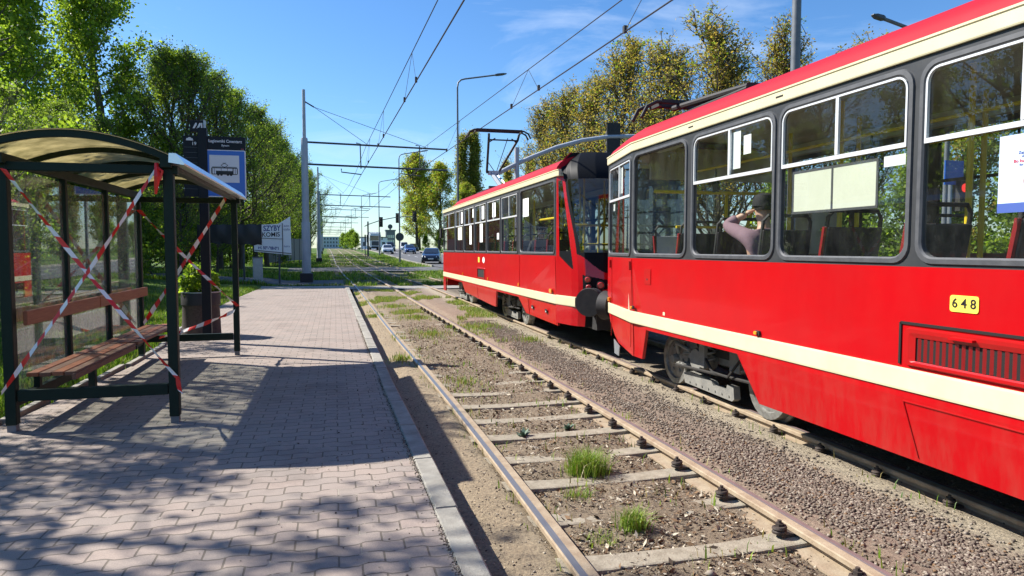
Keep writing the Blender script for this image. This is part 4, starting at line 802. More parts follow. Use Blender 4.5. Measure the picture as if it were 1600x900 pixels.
ts = np.concatenate([np.linspace(0, .62, 130), np.linspace(.625, 1, 60)]); ts = np.concatenate([ts, 2 - ts[-2::-1]]); zs = np.concatenate([np.linspace(.42, 3.06, 220), np.linspace(3.08, 3.415, 18)])
def cabmat(t, z):
    tt = t if t <= 1 else 2 - t
    e0 = .52 - .10 * sstep(1.5, 2.9, z)                                  # edge of the windscreen surround
    if z < .90 and tt > .60: return 2
    if .745 < z < .915 and tt <= .60: return 3
    if z > 2.93 and tt > e0 - .06 - .2 * sstep(2.97, 3.18, z): return 2
    if .565 < tt < .92 and .97 + .15 * (tt - .565) / .35 < z < 1.29 - .14 * (tt - .565) / .35: return 2
    if z > 2.985: return 3 if z < 3.105 else 4
    edge_ = .455 - .17 * max(0, (z - 1.3) / 1.6) ** 1.4                                     # slanting front edge of the side window
    if .09 < tt < edge_ and 1.60 - .62 * (tt - .09) < z < 2.92: return 1 if z > 1.68 else 2
    if tt > e0:
        if z > 1.66 and z < 2.92 and tt > e0 + .045: return 1
        if z > 1.62 - .30 * sstep(.53, .78, tt): return 2
    return 0
cells = {0: [], 1: [], 2: [], 3: [], 4: []}; nt_ = len(ts)
Vc = [cabpt(t, z) for z in zs for t in ts]
for j in range(len(zs) - 1):
    for i in range(nt_ - 1): cells[cabmat((ts[i] + ts[i + 1]) / 2, (zs[j] + zs[j + 1]) / 2)].append((j * nt_ + i, j * nt_ + i + 1, (j + 1) * nt_ + i + 1, (j + 1) * nt_ + i))
M['cabred'] = mat('cab_red_gelcoat', (.42, .003, .008), .25, coat=.4)
mb = MB(); mb.v = Vc
for k in (0, 2, 3, 4): mb.f += cells[k]; mb.m += [{0: 0, 2: 1, 3: 2, 4: 3}[k]] * len(cells[k])
M['cabblack'] = mat('cab_black', (.005, .006, .008), .5, spec=.12)
cab = mb.build('cab', [M['cabred'], M['cabblack'], M['cream'], M['roofred']], farT, True)
mb = MB(); mb.v = Vc; mb.f = cells[1]; mb.m = [0] * len(cells[1]); mb.build('windscreen', M['cabglass'], cab, True)
for tt, z_, r_ in ((.615, 1.215, .05), (.62, 1.09, .045), (.715, 1.12, .06)):
    p = Vector(cabpt(tt, z_)); p2 = Vector(cabpt(tt + .02, z_)); dirn = Vector((-(p2 - p).y, (p2 - p).x, 0)).normalized() * -1
    if dirn.y > 0: dirn = -dirn
    mb = MB(); mb.cyl(p + dirn * .004, p + dirn * .05, r_ * 1.25, r_ * 1.15, 18); hl = mb.build('headlight', M['black'], cab, True); mb = MB(); mb.cyl(p + dirn * .05, p + dirn * .062, r_ * .95, r_ * .7, 18); mb.build('lens', M['lens'], hl, True)
mb = MB(); c0 = Vector((3.93, 10.20, .86)); ax = Vector((.62, .785, 0)).normalized()
mb.cyl(c0, c0 + ax * .05, .225, .235, 28); mb.cyl(c0 + ax * .05, c0 + ax * .60, .20, .20, 28, 0); mb.cyl(c0 + ax * .20, c0 + ax * .24, .222, .222, 28, 1); mb.box((CX, 10.58, .62), (1.7, .5, .46)); mb.build('bumper', [M['matblack'], M['rubber']], farT, True)
mb = MB(); mb.cyl((CX, 9.85, .55), (CX, 10.6, .55), .07, n=12); mb.box((CX, 10.1, .55), (.3, .25, .25)); mb.build('coupler', M['under'], farT)
for x_, z_ in ((CX - .45, .75), (CX - .3, .62), (CX + .4, .7)):
    mb = MB(); mb.tube([(x_, 10.62, z_), (x_ - .05, 10.4, z_ - .22), (x_ + .05, 10.15, z_ - .28), (x_, 9.95, z_ - .1), (x_, 9.82, z_)], .022, 8); mb.build('coupling_hose', M['matblack'], farT, True)
mb = MB(); mb.box((CX, 17.2, .64), (1.5, 11.0, .36)); mb.build('underframe', M['under'], farT)
bogie(farT, CX, 15.75); bogie(farT, CX, 22.1)
for yy_ in (12.6, 13.4, 14.4, 15.2, 16.0, 17.0, 18, 19): seat(farT, 4.2, yy_)
for x_, y_ in ((4.6, 12.2), (4.62, 13.6), (5.3, 12.9), (5.3, 14.3), (4.62, 15.6), (4.62, 17.5)): pole(farT, [(x_, y_, .9), (x_, y_, 3.1)])
pole(farT, [(4.0, 11.6, 2.15), (5.9, 11.6, 2.15)], .022); pole(farT, [(4.2, 11.2, 1.8), (5.8, 11.2, 1.8)], .02); pole(farT, [(4.5, 11.2, .9), (4.5, 11.2, 2.6)]); pole(farT, [(4.0, 12.0, 2.3), (4.0, 13.2, 2.3)], .022)
mb = MB(); mb.box((4.9, 11.6, 1.3), (1.7, .05, .8)); mb.build('cab_partition', M['intwall'], farT)
mi_ = MB(); mi_.tube([(3.90, 24.0, 2.75), (3.72, 24.2, 2.7), (3.70, 24.2, 2.45)], .02, 6); mi_.box((3.69, 24.2, 2.28), (.07, .2, .34)); mi_.build('side_mirror', M['matblack'], farT, bevel=.02)
pantograph(farT, 4.94, 20.6, 3.42, 5.35, False)
# ------------------------------------------------------------------ tram shelter
XB, XFr, YN, YFa = -2.70, -1.42, 6.66, 10.70
sh = thing('tram_shelter', 'dark green tram shelter with curved translucent roof and glass back wall', 'shelter', (XB, YN, PZ))
def post(x, y, z1, s_=.10, z0=PZ + .06):
    mb = MB(); mb.box((x, y, (z0 + z1) / 2), (s_, s_, z1 - z0)); p_ = mb.build('post', M['shelter'], sh, bevel=.008)
    mb = MB(); mb.box((x, y, PZ + .03), (s_ * .8, s_ * .8, .07)); mb.build('post_foot', M['lampgrey'], p_); return p_
post(XB, YN, 2.47, .085); post(XFr, YN, 2.44, .085); post(XFr, YFa, 2.44, .08); post(XB, YFa, 2.47, .08)
for y_ in (7.98, 9.30):
    mb = MB(); mb.box((XB, y_, 1.44), (.06, .06, 2.06)); mb.build('mullion', M['shelter'], sh, bevel=.005)
mb = MB(); mb.box((XB, 8.65, .25), (.07, .07, .32)); mb.build('post_stub', M['shelter'], sh)
for y_, z_, n_ in ((YN, .46, 'end_rail'), (YFa, .43, 'end_rail')):
    mb = MB(); mb.box(((XB + XFr) / 2, y_, z_), (XFr - XB - .1, .06, .10)); mb.build(n_, M['shelter'], sh, bevel=.006)
for y_ in (YN, YFa):
    mb = MB(); mb.box(((XB + XFr) / 2, y_, 2.42), (XFr - XB + .16, .07, .075)); mb.build('end_beam', M['shelter'], sh, bevel=.006)
mb = MB(); mb.box((XB, (YN + YFa) / 2, .40), (.06, YFa - YN - .1, .09)); mb.build('back_rail', M['shelter'], sh, bevel=.006)
for x_ in (XB, XFr):
    mb = MB(); mb.box((x_, (YN + YFa) / 2, 2.475), (.09, YFa - YN + .24, .09)); mb.build('eaves_beam', M['shelter'], sh, bevel=.006)
mb = MB(); mb.prism([(-.055, -.03), (.07, -.05), (.075, -.035), (.005, .05), (-.05, .05)], lambda a, b, d: (XFr + .09 + a, d, 2.50 + b), YN - .17, YFa + .16); mb.build('gutter', M['gutter'], sh)
def arch(u): x = lerp(XFr + .06, XB - .30, u); z = 2.50 + .24 * math.sin(math.pi * min(1, (u * .93 + .02))) ** .85 - .03 * u; return x, z
U = np.linspace(0, 1, 25)
mb = MB(); L = [[(arch(u)[0], y_, arch(u)[1]) for u in U] + [(arch(u)[0], y_, arch(u)[1] + .006) for u in U[::-1]] for y_ in (YN - .14, YFa + .14)]; mb.loops(L, 0, True, True)
m, n_, b_, l_ = newmat('shelter_roof_acrylic')
tr = n_.nodes.new('ShaderNodeBsdfTranslucent'); tr.inputs[0].default_value = (.80, .70, .46, 1); b_.inputs['Base Color'].default_value = (.33, .29, .20, 1); b_.inputs['Roughness'].default_value = .25
tc_ = n_.nodes.new('ShaderNodeTexCoord'); t_ = noise_node(n_, l_, tc_.outputs['Object'], 5, 6); r_ = ramp(n_, [(.35, (.48, .44, .28)), (.7, (.82, .74, .50))]); l_.new(t_.outputs['Fac'], r_.inputs[0]); l_.new(r_.outputs[0], tr.inputs[0])
ms = n_.nodes.new('ShaderNodeMixShader'); ms.inputs[0].default_value = .62; l_.new(b_.outputs[0], ms.inputs[1]); l_.new(tr.outputs[0], ms.inputs[2]); l_.new(ms.outputs[0], n_.nodes['Material Output'].inputs[0])
mb.build('roof_panel', m, sh, True)
for k_, y_ in enumerate((YN - .10, YN + .93, YN + 2.0, YN + 3.07, YFa + .10)):
    mb = MB(); hh = .05 if 0 < k_ < 4 else .06
    L = [[(arch(u)[0], y_ - .022, arch(u)[1] - hh), (arch(u)[0], y_ + .022, arch(u)[1] - hh), (arch(u)[0], y_ + .022, arch(u)[1] + (.012 if k_ in (0, 4) else -.002)), (arch(u)[0], y_ - .022, arch(u)[1] + (.012 if k_ in (0, 4) else -.002))] for u in U]
    mb.loops(L, 0, True, True); mb.build('roof_rib', M['shelter'], sh)
for a, b in ((YN + .06, 7.95), (8.02, 9.27), (9.34, YFa - .06)):
    mb = MB(); mb.box((XB - .005, (a + b) / 2, 1.42), (.008, b - a, 1.96)); mb.build('glass_panel', M['sglass'], sh)
bn = thing('shelter_bench', 'weathered brown slatted bench fixed inside the tram shelter', 'bench', (XB + .2, 8.6, .62))
for a, b in ((YN + .07, 8.62), (8.64, YFa - .05)):
    mb = MB(); mb.box((XB + .095, (a + b) / 2, 1.12), (.035, b - a, .125)); mb.build('back_board', M['wood'], bn, bevel=.006)
for a, b, dx in ((YN + .07, 8.60, 0), (8.64, YFa - .05, .0)):
    for q in range(4): mb = MB(); mb.box((XB + .13 + .098 * q + dx, (a + b) / 2 + (.02 * q if a > 8 else 0), .625 - .004 * (q % 2)), (.090, b - a, .036)); mb.build('slat', M['woodold'] if q % 2 else M['wood'], bn, bevel=.005)
for y_ in (YN + .4, 8.62, YFa - .4): mb = MB(); mb.box((XB + .27, y_, .585), (.42, .05, .04)); mb.box((XB + .05, y_, .53), (.05, .05, .14)); mb.build('bracket', M['shelter'], bn)
mb = MB(); mb.box((XB + .47, 7.6, .60), (.03, 1.85, .05)); mb.build('front_board', M['woodold'], bn)
# barrier tape
def tape(label, path, wd=.072, sag=.02, twist=0.0, seg=.11, n0=0):
    P_ = [Vector(p) for p in path]; mb = MB(); i = n0
    for a, b in zip(P_[:-1], P_[1:]):
        L_ = (b - a).length; k_ = max(2, int(L_ / (seg / 3))); d = (b - a).normalized(); side = d.cross(Vector((0, 1, 0)))
        if side.length < .2: side = d.cross(Vector((1, 0, 0)))
        side.normalize(); nrm = d.cross(side)
        def pt(j):
            t = j / k_; p = a.lerp(b, t); p.z -= sag * 4 * t * (1 - t); th = twist * math.sin(t * 9 + n0) + .25 * math.sin(t * 17); s_ = side * math.cos(th) + nrm * math.sin(th); w_ = wd * (.35 + .65 * abs(math.cos(th * .8))) * (.9 + .1 * math.sin(t * 23)); return p, s_, w_
        for j in range(k_):
            p, s1_, w1_ = pt(j); q, s2_, w2_ = pt(j + 1); c = (i // 3) % 2; i += 1; sl = d * seg / 6
            mb.add([p - s1_ * w1_ / 2 - sl, p + s1_ * w1_ / 2 + sl, q + s2_ * w2_ / 2 + sl, q - s2_ * w2_ / 2 - sl], [(0, 1, 2, 3)], c)
    o = mb.build('barrier_tape', [M['tred'], M['twhite']]); return tag(o, label, 'barrier tape', 'barrier tapes on the shelter')
dN, dF = .062, .058
tape('near-end shelter tape running from top left to bottom right', [(XB + .03, YN - dN, 2.39), (XFr + .04, YN - dN, .56), (XFr + .06, YN - dN, .43)], .037, .03, .6)
tape('near-end shelter tape running from top right to bottom left', [(XFr - .07, YN - dN - .004, 2.45), (XB - .05, YN - dN - .004, .50)], .037, .035, .7, n0=2)
tape('far-end shelter tape running from upper left to right post', [(XB + .03, YFa - dF, 2.27), (XFr + .03, YFa - dF, .88)], .055, .03, .9)
tape('far-end shelter tape running from top right to lower left', [(XFr - .10, YFa - dF - .004, 2.46), (XB + .05, YFa - dF - .004, .66)], .06, .02, .5, n0=2)
tape('low striped tape stretched near the ground at the far shelter end', [(XB + .25, YFa - dF - .008, .45), (XFr - .02, YFa - dF - .008, .81)], .06, .03, .8, n0=1)
mb = MB(); mb.tube([(XFr - .08, YN - .075, 2.47), (XFr - .07, YN - .10, 2.35), (XFr - .09, YN - .09, 2.2)], [.018, .03, .012], 6); mb.tube([(XFr - .09, YN - .08, 2.45), (XFr - .03, YN - .1, 2.4), (XFr - .05, YN - .1, 2.32)], .012, 5)
tag(mb.build('tape_knot', M['tred']), 'red knotted tape end hanging from the top corner of the shelter', 'tape knot')
# ------------------------------------------------------------------ stop totem
YT = 12.25; tx0 = -2.085
to = thing('tram_stop_sign', 'tall black tram stop totem with blue tram sign and timetable column', 'sign', (tx0, YT, PZ))
mb = MB(); mb.box((tx0, YT, (PZ + 3.66) / 2 + .05), (.14, .10, 3.66 - PZ)); mb.build('pole', M['sblack'], to, bevel=.006)
mb = MB(); mb.box((-2.165, YT - .005, 3.735), (.20, .08, .185)); fl = mb.build('flag', M['sblack'], to, bevel=.004)
mb = MB(); mb.box((-2.05, YT + .01, 3.74), (.022, .11, .20)); mb.build('flag_edge', M['galv'], fl)
def FX(a, b, d): return (a, YT - d, b)
mb = MB()
for a0 in (-2.225, -2.165):
    mb.prism([(a0, 3.695), (a0 + .03, 3.695), (a0 + .065, 3.755), (a0 + .065, 3.785), (a0 + .045, 3.785)], FX, .046, .048)
mb.prism([(-2.10, 3.695), (-2.075, 3.695), (-2.075, 3.785), (-2.095, 3.785)], FX, .046, .048); mb.build('emblem', M['swhite'], fl)
mb = MB(); mb.box((-2.265, YT + .005, 3.08), (.23, .05, .99)); tp = mb.build('timetable_panel', M['sblack'], to)
mb = MB()
for q in range(9): mb.box((-2.265, YT - .022, 3.39 - .085 * q), (.20, .005, .006))
mb.build('panel_divider', M['steel'], tp)
text('line_number', '19', .075, M['swhite'], tp, FX(-2.215, 3.45, .0215), (1, 0, 0), (0, 0, 1), bold=.001)
mb = MB(); mb.prism([(-2.335, 3.50), (-2.225, 3.50), (-2.235, 3.535), (-2.325, 3.535)], FX, .021, .023); mb.prism([(-2.31, 3.537), (-2.25, 3.537), (-2.27, 3.552), (-2.29, 3.552)], FX, .021, .023); mb.build('tram_icon', M['swhite'], tp)
mb = MB(); mb.box((-1.725, YT + .005, 3.47), (.60, .05, .22)); hd = mb.build('name_panel', M['sblack'], to)
text('stop_name', 'Łagiewniki Cmentarz', .068, M['swhite'], hd, FX(-1.735, 3.505, .0215), (1, 0, 0), (0, 0, 1), bold=.0012, sx=.90)
text('town_name', 'Bytom', .046, M['swhite'], hd, FX(-1.735, 3.435, .0215), (1, 0, 0), (0, 0, 1), bold=.0006)
text('panel_code', '624', .03, M['sblack'] if False else M['lens'], hd, FX(-1.47, 3.385, .0215), (1, 0, 0), (0, 0, 1))
mb = MB(); mb.prism(rrect(-2.085, -1.425, 2.585, 3.362, .02), FX, -.012, .022); bs = mb.build('blue_sign', M['swhite'], to)
mb = MB(); mb.prism(rrect(-2.07, -1.44, 2.60, 3.348, .015), FX, .0225, .0245); mb.build('blue_field', M['blue'], bs)
mb = MB(); mb.prism(rrect(-1.985, -1.525, 2.825, 3.275, .004), FX, .025, .027); mb.build('white_field', M['swhite'], bs)
mb = MB(); cx_ = -1.755; zc = 2.955
mb.prism([(cx_ - .19, zc), (cx_ + .19, zc), (cx_ + .205, zc + .015), (cx_ + .205, zc + .10), (cx_ + .195, zc + .118), (cx_ - .195, zc + .118), (cx_ - .205, zc + .10), (cx_ - .205, zc + .015)], FX, .0275, .029)
for wx in (-.10, -.05, .05, .10): mb.prism([(cx_ + wx + .02 * math.cos(t), zc - .002 + .018 * math.sin(t)) for t in np.linspace(0, 2 * math.pi, 13)[:-1]], FX, .0275, .029)
for a, b in (((0, .118), (-.055, .155)), ((-.055, .155), (0, .185)), ((0, .185), (.055, .155)), ((.055, .155), (0, .118)), ((-.03, .19), (.03, .19)), ((-.19, .126), (.19, .126))): mb.bar(FX(cx_ + a[0], zc + a[1], .028), FX(cx_ + b[0], zc + b[1], .028), .007, .002, up=(0, 1, 0))
mb.build('tram_symbol', M['ink'], bs)
mb = MB()
for a, b in ((-.13, -.055), (-.048, .04), (.047, .125)): mb.prism([(cx_ + a, zc + .062), (cx_ + b, zc + .062), (cx_ + b, zc + .102), (cx_ + a, zc + .102)], FX, .0295, .0305)
for a in (-.185, -.155, .14, .17): mb.prism([(cx_ + a, zc + .012), (cx_ + a + .022, zc + .012), (cx_ + a + .022, zc + .102), (cx_ + a, zc + .102)], FX, .0295, .0305)
mb.build('tram_symbol_windows', M['swhite'], bs)
# ------------------------------------------------------------------ tree generator
def make_tree(seed, H, r0, clear, spread, shape, nl, up, leaves, lsize, mats, wts, bark, scatter=.16, forks=5, tw=4, curve=.35, lean=0, name=('tree',), twigr=.006, dens_top=1.0):
    rnd = random.Random(seed); rs = np.random.RandomState(seed)
    mb = MB(); tips = []
    tp_ = []; p = Vector((0, 0, -.15)); a0 = rnd.uniform(0, 6.28); k_ = 9
    for i in range(k_):
        t = i / (k_ - 1); tp_.append(Vector((math.cos(a0) * (lean * t * H + .03 * H * math.sin(t * 3.1) * .5) + rnd.gauss(0, .012 * H) * t, math.sin(a0) * .03 * H * math.sin(t * 2.3) + rnd.gauss(0, .012 * H) * t, -.15 + t * H * .94)))
    mb.tube(tp_, [r0 * (1.25 if i == 0 else 1) * (1 - .9 * i / (k_ - 1)) + .008 for i in range(k_)], 8)
    def trunk_at(h): t = max(0, min(.999, (h + .15) / (H * .94))) * (k_ - 1); i = int(t); return tp_[i].lerp(tp_[i + 1], t - i)
    for q in range(nl):
        t = ((q + rnd.random()) / nl) ** .85; h = clear + (H * .95 - clear) * t; L_ = spread * shape(t) * rnd.uniform(.7, 1.15)
        if L_ < .12: continue
        az = q * 2.39996 + rnd.uniform(-.5, .5); e = up(t) + rnd.uniform(-.2, .2); d = Vector((math.cos(az) * math.cos(e), math.sin(az) * math.cos(e), math.sin(e)))
        o = trunk_at(h); pts_ = [o]; dd = d.copy()
        for s_ in range(4): dd = (dd + Vector((rnd.gauss(0, .14), rnd.gauss(0, .14), rnd.gauss(curve * .35, .1)))).normalized(); pts_.append(pts_[-1] + dd * L_ / 4)
        rr = min(r0 * .42, .012 + .016 * L_) * (1 - .4 * t); mb.tube(pts_, [rr * (1 - .2 * s_) + .003 for s_ in range(5)], 5, 0, False)
        for s_ in range(forks):
            u = .25 + .75 * (s_ + rnd.random()) / forks; i = min(3, int(u * 4)); b = pts_[i].lerp(pts_[i + 1], u * 4 - i); l2 = L_ * rnd.uniform(.28, .5) * (1.15 - .5 * u)
            d2 = ((pts_[i + 1] - pts_[i]).normalized() + Vector((rnd.gauss(0, .7), rnd.gauss(0, .7), rnd.gauss(.2, .45)))).normalized(); m1 = b + d2 * l2 * .5 + Vector((rnd.gauss(0, .05), rnd.gauss(0, .05), .03)) * l2; e2 = m1 + (d2 + Vector((0, 0, .3))).normalized() * l2 * .5
            mb.tube([b, m1, e2], [twigr * 1.9, twigr * 1.3, twigr * .7], 4, 0, False)
            for w_ in range(tw):
                f = rnd.uniform(.2, 1); b3 = b.lerp(m1, f * 2) if f < .5 else m1.lerp(e2, f * 2 - 1); d3 = (d2 + Vector((rnd.gauss(0, .8), rnd.gauss(0, .8), rnd.gauss(.3, .5)))).normalized(); l3 = l2 * rnd.uniform(.3, .7)
                e3 = b3 + d3 * l3; mb.tube([b3, e3], [twigr * .9, twigr * .4], 3, 0, False); tips.append((b3, e3))
    T = np.array([(*a, *b) for a, b in tips]); n = leaves; ii = rs.randint(0, len(T), n); f = rs.uniform(.1, 1.15, n)[:, None]
    clump = rs.uniform(.25, 1, len(T)); keep = rs.uniform(0, 1, n) < clump[ii]; ii, f = ii[keep], f[keep]; n = len(ii)
    c = T[ii, :3] * (1 - f) + T[ii, 3:] * f + rs.normal(0, scatter, (n, 3)); c[:, 2] = np.maximum(c[:, 2], .05)
    u = rs.normal(size=(n, 3)); u /= np.linalg.norm(u, axis=1)[:, None]; v = np.cross(u, rs.normal(size=(n, 3))); v /= np.linalg.norm(v, axis=1)[:, None]
    s_ = lsize * rs.uniform(.55, 1.35, n)[:, None]
    V_ = np.stack([c - u * s_ * .6, c + v * s_ * .38 - u * s_ * .05, c + u * s_ * .6, c - v * s_ * .38 - u * s_ * .05], 1).reshape(-1, 3)
    tone = rs.choice(len(mats), len(T), p=wts)[ii]; fl_ = rs.uniform(0, 1, n) < .4; tone = np.where(fl_, rs.choice(len(mats), n, p=wts), tone)
    t = thing(name[0], 'x', name[1], (0, 0, 0)); mb.build('trunk', bark, t, True); np_mesh('crown', V_, np.arange(n * 4).reshape(n, 4), mats, t, tone)
    return t
dome = lambda t: math.sin(math.pi * min(1, .18 + .82 * t)) ** .7 * (1 - .15 * t)
PROTO = {}
PROTO['lush'] = make_tree(3, 12, .20, 1.2, 2.9, lambda t: (1 - .62 * t) * (.65 + .35 * math.sin(3.1 * t)), 46, lambda t: .35 + .6 * t, 46000, .105, [LG['g1'], LG['g2'], LG['g3']], [.2, .4, .4], M['barkgrey'], .17, 6, 5, name=('broadleaf_tree', 'tree'))
PROTO['sparse'] = make_tree(11, 10, .15, .9, 3.2, dome, 44, lambda t: .45 + .55 * t, 27000, .072, [LG['g1'], LG['l1'], LG['g2'], LG['g3']], [.10, .30, .36, .24], M['bark'], .13, 7, 5, twigr=.009, name=('budding_tree', 'tree'))
PROTO['shade'] = make_tree(17, 9, .14, 1.6, 2.6, dome, 26, lambda t: .3 + .7 * t, 5400, .10, [LG['g2'], LG['w1']], [.6, .4], M['barkgrey'], .12, 5, 4, name=('young_tree', 'tree'))
PROTO['ochre'] = make_tree(23, 15, .24, .8, 6.6, lambda t: 1.05 - .68 * t, 46, lambda t: .72 + .5 * t, 22000, .115, [LG['y1'], LG['y2'], LG['y3'], LG['g2']], [.36, .36, .16, .12], M['bark'], .15, 9, 5, twigr=.014, name=('budding_tree', 'tree'), lean=.02, curve=.75)
PROTO['lime'] = make_tree(29, 12, .2, 1.0, 3.6, dome, 40, lambda t: .5 + .6 * t, 26000, .16, [LG['y3'], LG['g3'], LG['g2'], LG['y2']], [.34, .26, .22, .18], M['bark'], .22, 6, 5, twigr=.012, name=('budding_tree', 'tree'))
PROTO['poplar'] = make_tree(31, 18, .22, .8, 2.9, lambda t: (.6 + .4 * math.sin(2.6 * t + .3)) * (1 - .6 * t), 90, lambda t: 1.05 + .25 * t, 32000, .20, [LG['l1'], LG['y3'], LG['y1']], [.4, .25, .35], M['bark'], .34, 5, 4, twigr=.012, name=('columnar_poplar', 'tree'), curve=.8)
PROTO['shrub'] = make_tree(37, 2.3, .05, .1, 1.25, lambda t: 1 - .35 * t, 30, lambda t: .3 + .9 * t, 15000, .085, [LG['g1'], LG['g2'], LG['f1'], LG['g3']], [.34, .36, .12, .18], M['bark'], .12, 4, 3, name=('shrub', 'shrub'), twigr=.004)
USED = set()
def place(kind, x, y, s_, rz, label, group=None, cat=None, sz=1.0, name=None):
    p = PROTO[kind]
    if kind not in USED: o = p; USED.add(kind)
    else: o = copy_tree(p)
    o.location = (x, y, gz(x, y)); o.scale = (s_, s_, s_ * sz); o.rotation_euler = (0, 0, rz); o['label'] = label
    if group: o['group'] = group
    if kind == 'ochre': o.scale = (s_ * 1.3, s_ * 1.3, s_ * random.uniform(.92, 1.1))
    return o
place('lush', -12.8, 44.0, 1.72, .4, 'tall lush green tree rising above the shelter roof')
place('lush', -16.6, 42.0, 1.75, 2.2, 'lush green tree at the left edge behind the tall tree over the shelter')
place('lush', -20, 50.0, 1.6, 4.0, 'dark green tree standing furthest back behind the shelter')
place('sparse', -8.2, 44.0, 1.32, 1.0, 'twiggy half-leafed tree directly above the stop totem')
place('sparse', -6.2, 49.0, 1.22, 3.3, 'twiggy half-leafed tree between the totem and the pale mast')
place('sparse', -10.6, 49.0, 1.4, 5.1, 'tall half-leafed tree behind the twiggy tree over the totem')
place('sparse', -9.4, 45.5, 1.36, 4.9, 'half-leafed tree behind the left edge of the totem')
place('sparse', -7.1, 46.5, 1.27, 2.4, 'half-leafed tree just right of the blue tram sign')
place('sparse', -5.6, 53.0, 1.2, 5.7, 'half-leafed tree above the grey fence')
place('sparse', -4.7, 61.5, 1.2, 3.0, 'half-leafed tree directly behind the pale mast')
place('sparse', -5.2, 57.0, 1.15, .2, 'half-leafed tree just left of the pale stepped mast')
place('sparse', -4.6, 66.0, 1.15, 2.0, 'bare-tipped tree whose branches reach right past the pale mast')
place('sparse', -5.2, 80.0, 1.2, 4.4, 'half-leafed tree beside the second catenary mast')
place('sparse', -6.4, 100.0, 1.2, 1.4, 'distant half-leafed tree furthest along the left side of the tracks')
for i, (k_, x, y, s_) in enumerate((('sparse', -15.5, 6, 1.05), ('lush', -16, 12, .9), ('sparse', -15, 17, 1.1), ('lush', -16.5, 23, .95), ('sparse', -15.2, 28.5, 1.15), ('lush', -17, 34, 1.0))): place(k_, x, y, s_, i * 1.7, 'green tree in the dense bank of trees well behind the shelter', 'bank of trees behind the shelter')
for i, (x, y, s_) in enumerate(((-10.5, 17, .56), (-9.6, 22, .6), (-8.8, 26.5, .6), (-8.2, 32, .56), (-10.2, 30, .7), (-7.6, 37.5, .55), (-10.6, 36, .75), (-10.2, 12, .55), (-6.4, 41, .5))): place('sparse', x, y, s_, i * 2.1, 'small half-leafed tree in the thicket between shelter and taller trees', 'small trees in the thicket')
place('shade', -6.7, 7.4, 1.0, 1.2, 'thin young tree outside the left edge shading the shelter and pavement')
place('shade', -5.6, 13.8, .5, 3.9, 'small pale-twigged tree close behind the shelter glass')
place('shade', -7.0, 9.0, .74, .6, 'young tree whose shade reaches the pavers before the shelter')
place('shade', -6.3, 11.2, .88, 5.5, 'young tree behind the bench whose shade falls on the shelter roof')
place('shade', -6.1, 3.9, .55, 2.5, 'young tree beside the path whose shade falls on the near pavers')
place('ochre', 20.5, 67, 0.93, .3, 'ochre budding tree above the cab of the further tram')
place('ochre', 20.6, 60, 1.0, 1.2, 'ochre budding tree above the curved signal arm')
place('ochre', 20.8, 53, 0.98, 1.9, 'ochre budding tree left of the dark back of the signal head')
place('ochre', 20.6, 45.5, 1.0, 2.4, 'ochre budding tree behind the dark back of the signal head')
place('ochre', 20.9, 39.5, 0.93, 3.4, 'ochre budding tree right of the signal head')
place('ochre', 21, 34.5, 0.9, 4.6, 'tallest ochre budding tree rising left of the thick grey pole')
place('ochre', 22.0, 30.5, 0.72, 5.6, 'ochre budding tree partly hidden by the folded pantograph')
place('ochre', 27, 31, 0.76, .9, 'ochre budding tree behind the thick grey pole')
place('ochre', 28, 44, 0.88, 2.8, 'ochre budding tree in the second row behind the folded pantograph')
place('ochre', 28, 57, 0.88, 4.9, 'ochre budding tree in the second row behind the signal arm')
place('lime', 16.8, 143, 1.7, .5, 'tall yellow-green budding tree right of the round sign across the road')
place('lime', 20.6, 138, 1.5, 2.5, 'yellow-green budding tree beside the columnar poplars')
place('lime', 19.0, 158, 1.6, 4.1, 'yellow-green tree further back behind the first one across the road')
place('lime', 24.2, 128, 1.1, 1.1, 'low yellow-green tree just above the rear of the further tram')
place('lime', 30.5, 122, 1.1, 3.1, 'low yellow-green tree under the raised pantograph')
place('lime', 38, 118, 1.1, 5.1, 'low yellow-green tree left of the signal arm post')
place('poplar', 24.3, 133, 1.28, .2, 'tall columnar poplar left of the grey lamp post')
place('poplar', 27.2, 133, 1.32, 1.9, 'tall columnar poplar right of the grey lamp post')
place('poplar', 34.0, 133, 1.0, 3.0, 'smaller columnar poplar under the raised pantograph')
place('poplar', 38.5, 133, 1.05, 4.2, 'smaller columnar poplar left of the signal arm')
place('sparse', -3.4, 79.0, 1.05, 2.7, 'half-leafed tree overhanging the second mast')
place('sparse', -3.2, 93.0, 1.15, 4.1, 'half-leafed tree overhanging the third mast from the platform')
for i, (x, y) in enumerate(((-7.2, 52), (-8.6, 55), (-10.2, 53), (-12, 55), (-14, 52), (-16, 55), (-18.5, 52), (-21, 55), (-9.5, 45), (-12.5, 46), (-15, 45), (-18, 46), (-6.2, 58), (-24, 52), (-28, 55))): place('shrub', x, y, 1.7, i * 2.3, 'tall dense bush filling the ground below the big trees', 'bushes under the big trees')
place('sparse', -6.0, 72.0, 1.3, 3.7, 'half-leafed tree reaching over the grey fence')
place('sparse', -5.4, 90.0, 1.3, 5.3, 'distant half-leafed tree right behind the second mast')
place('sparse', -5.0, 112.0, 1.3, .7, 'furthest half-leafed tree beside the tracks near the horizon')
for i, (x, y) in enumerate(((20.6, -2), (20.9, 2), (20.4, 5.5), (20.8, 9), (20.5, 12.5), (20.9, 16), (20.4, 20), (20.8, 24), (20.6, 28), (23, 0), (23.4, 7), (23.2, 14), (23.3, 22))): place('shrub', x, y, 1.75, i * 1.9, 'bushy green roadside shrub seen through the tram windows', 'roadside shrubs behind the trams')
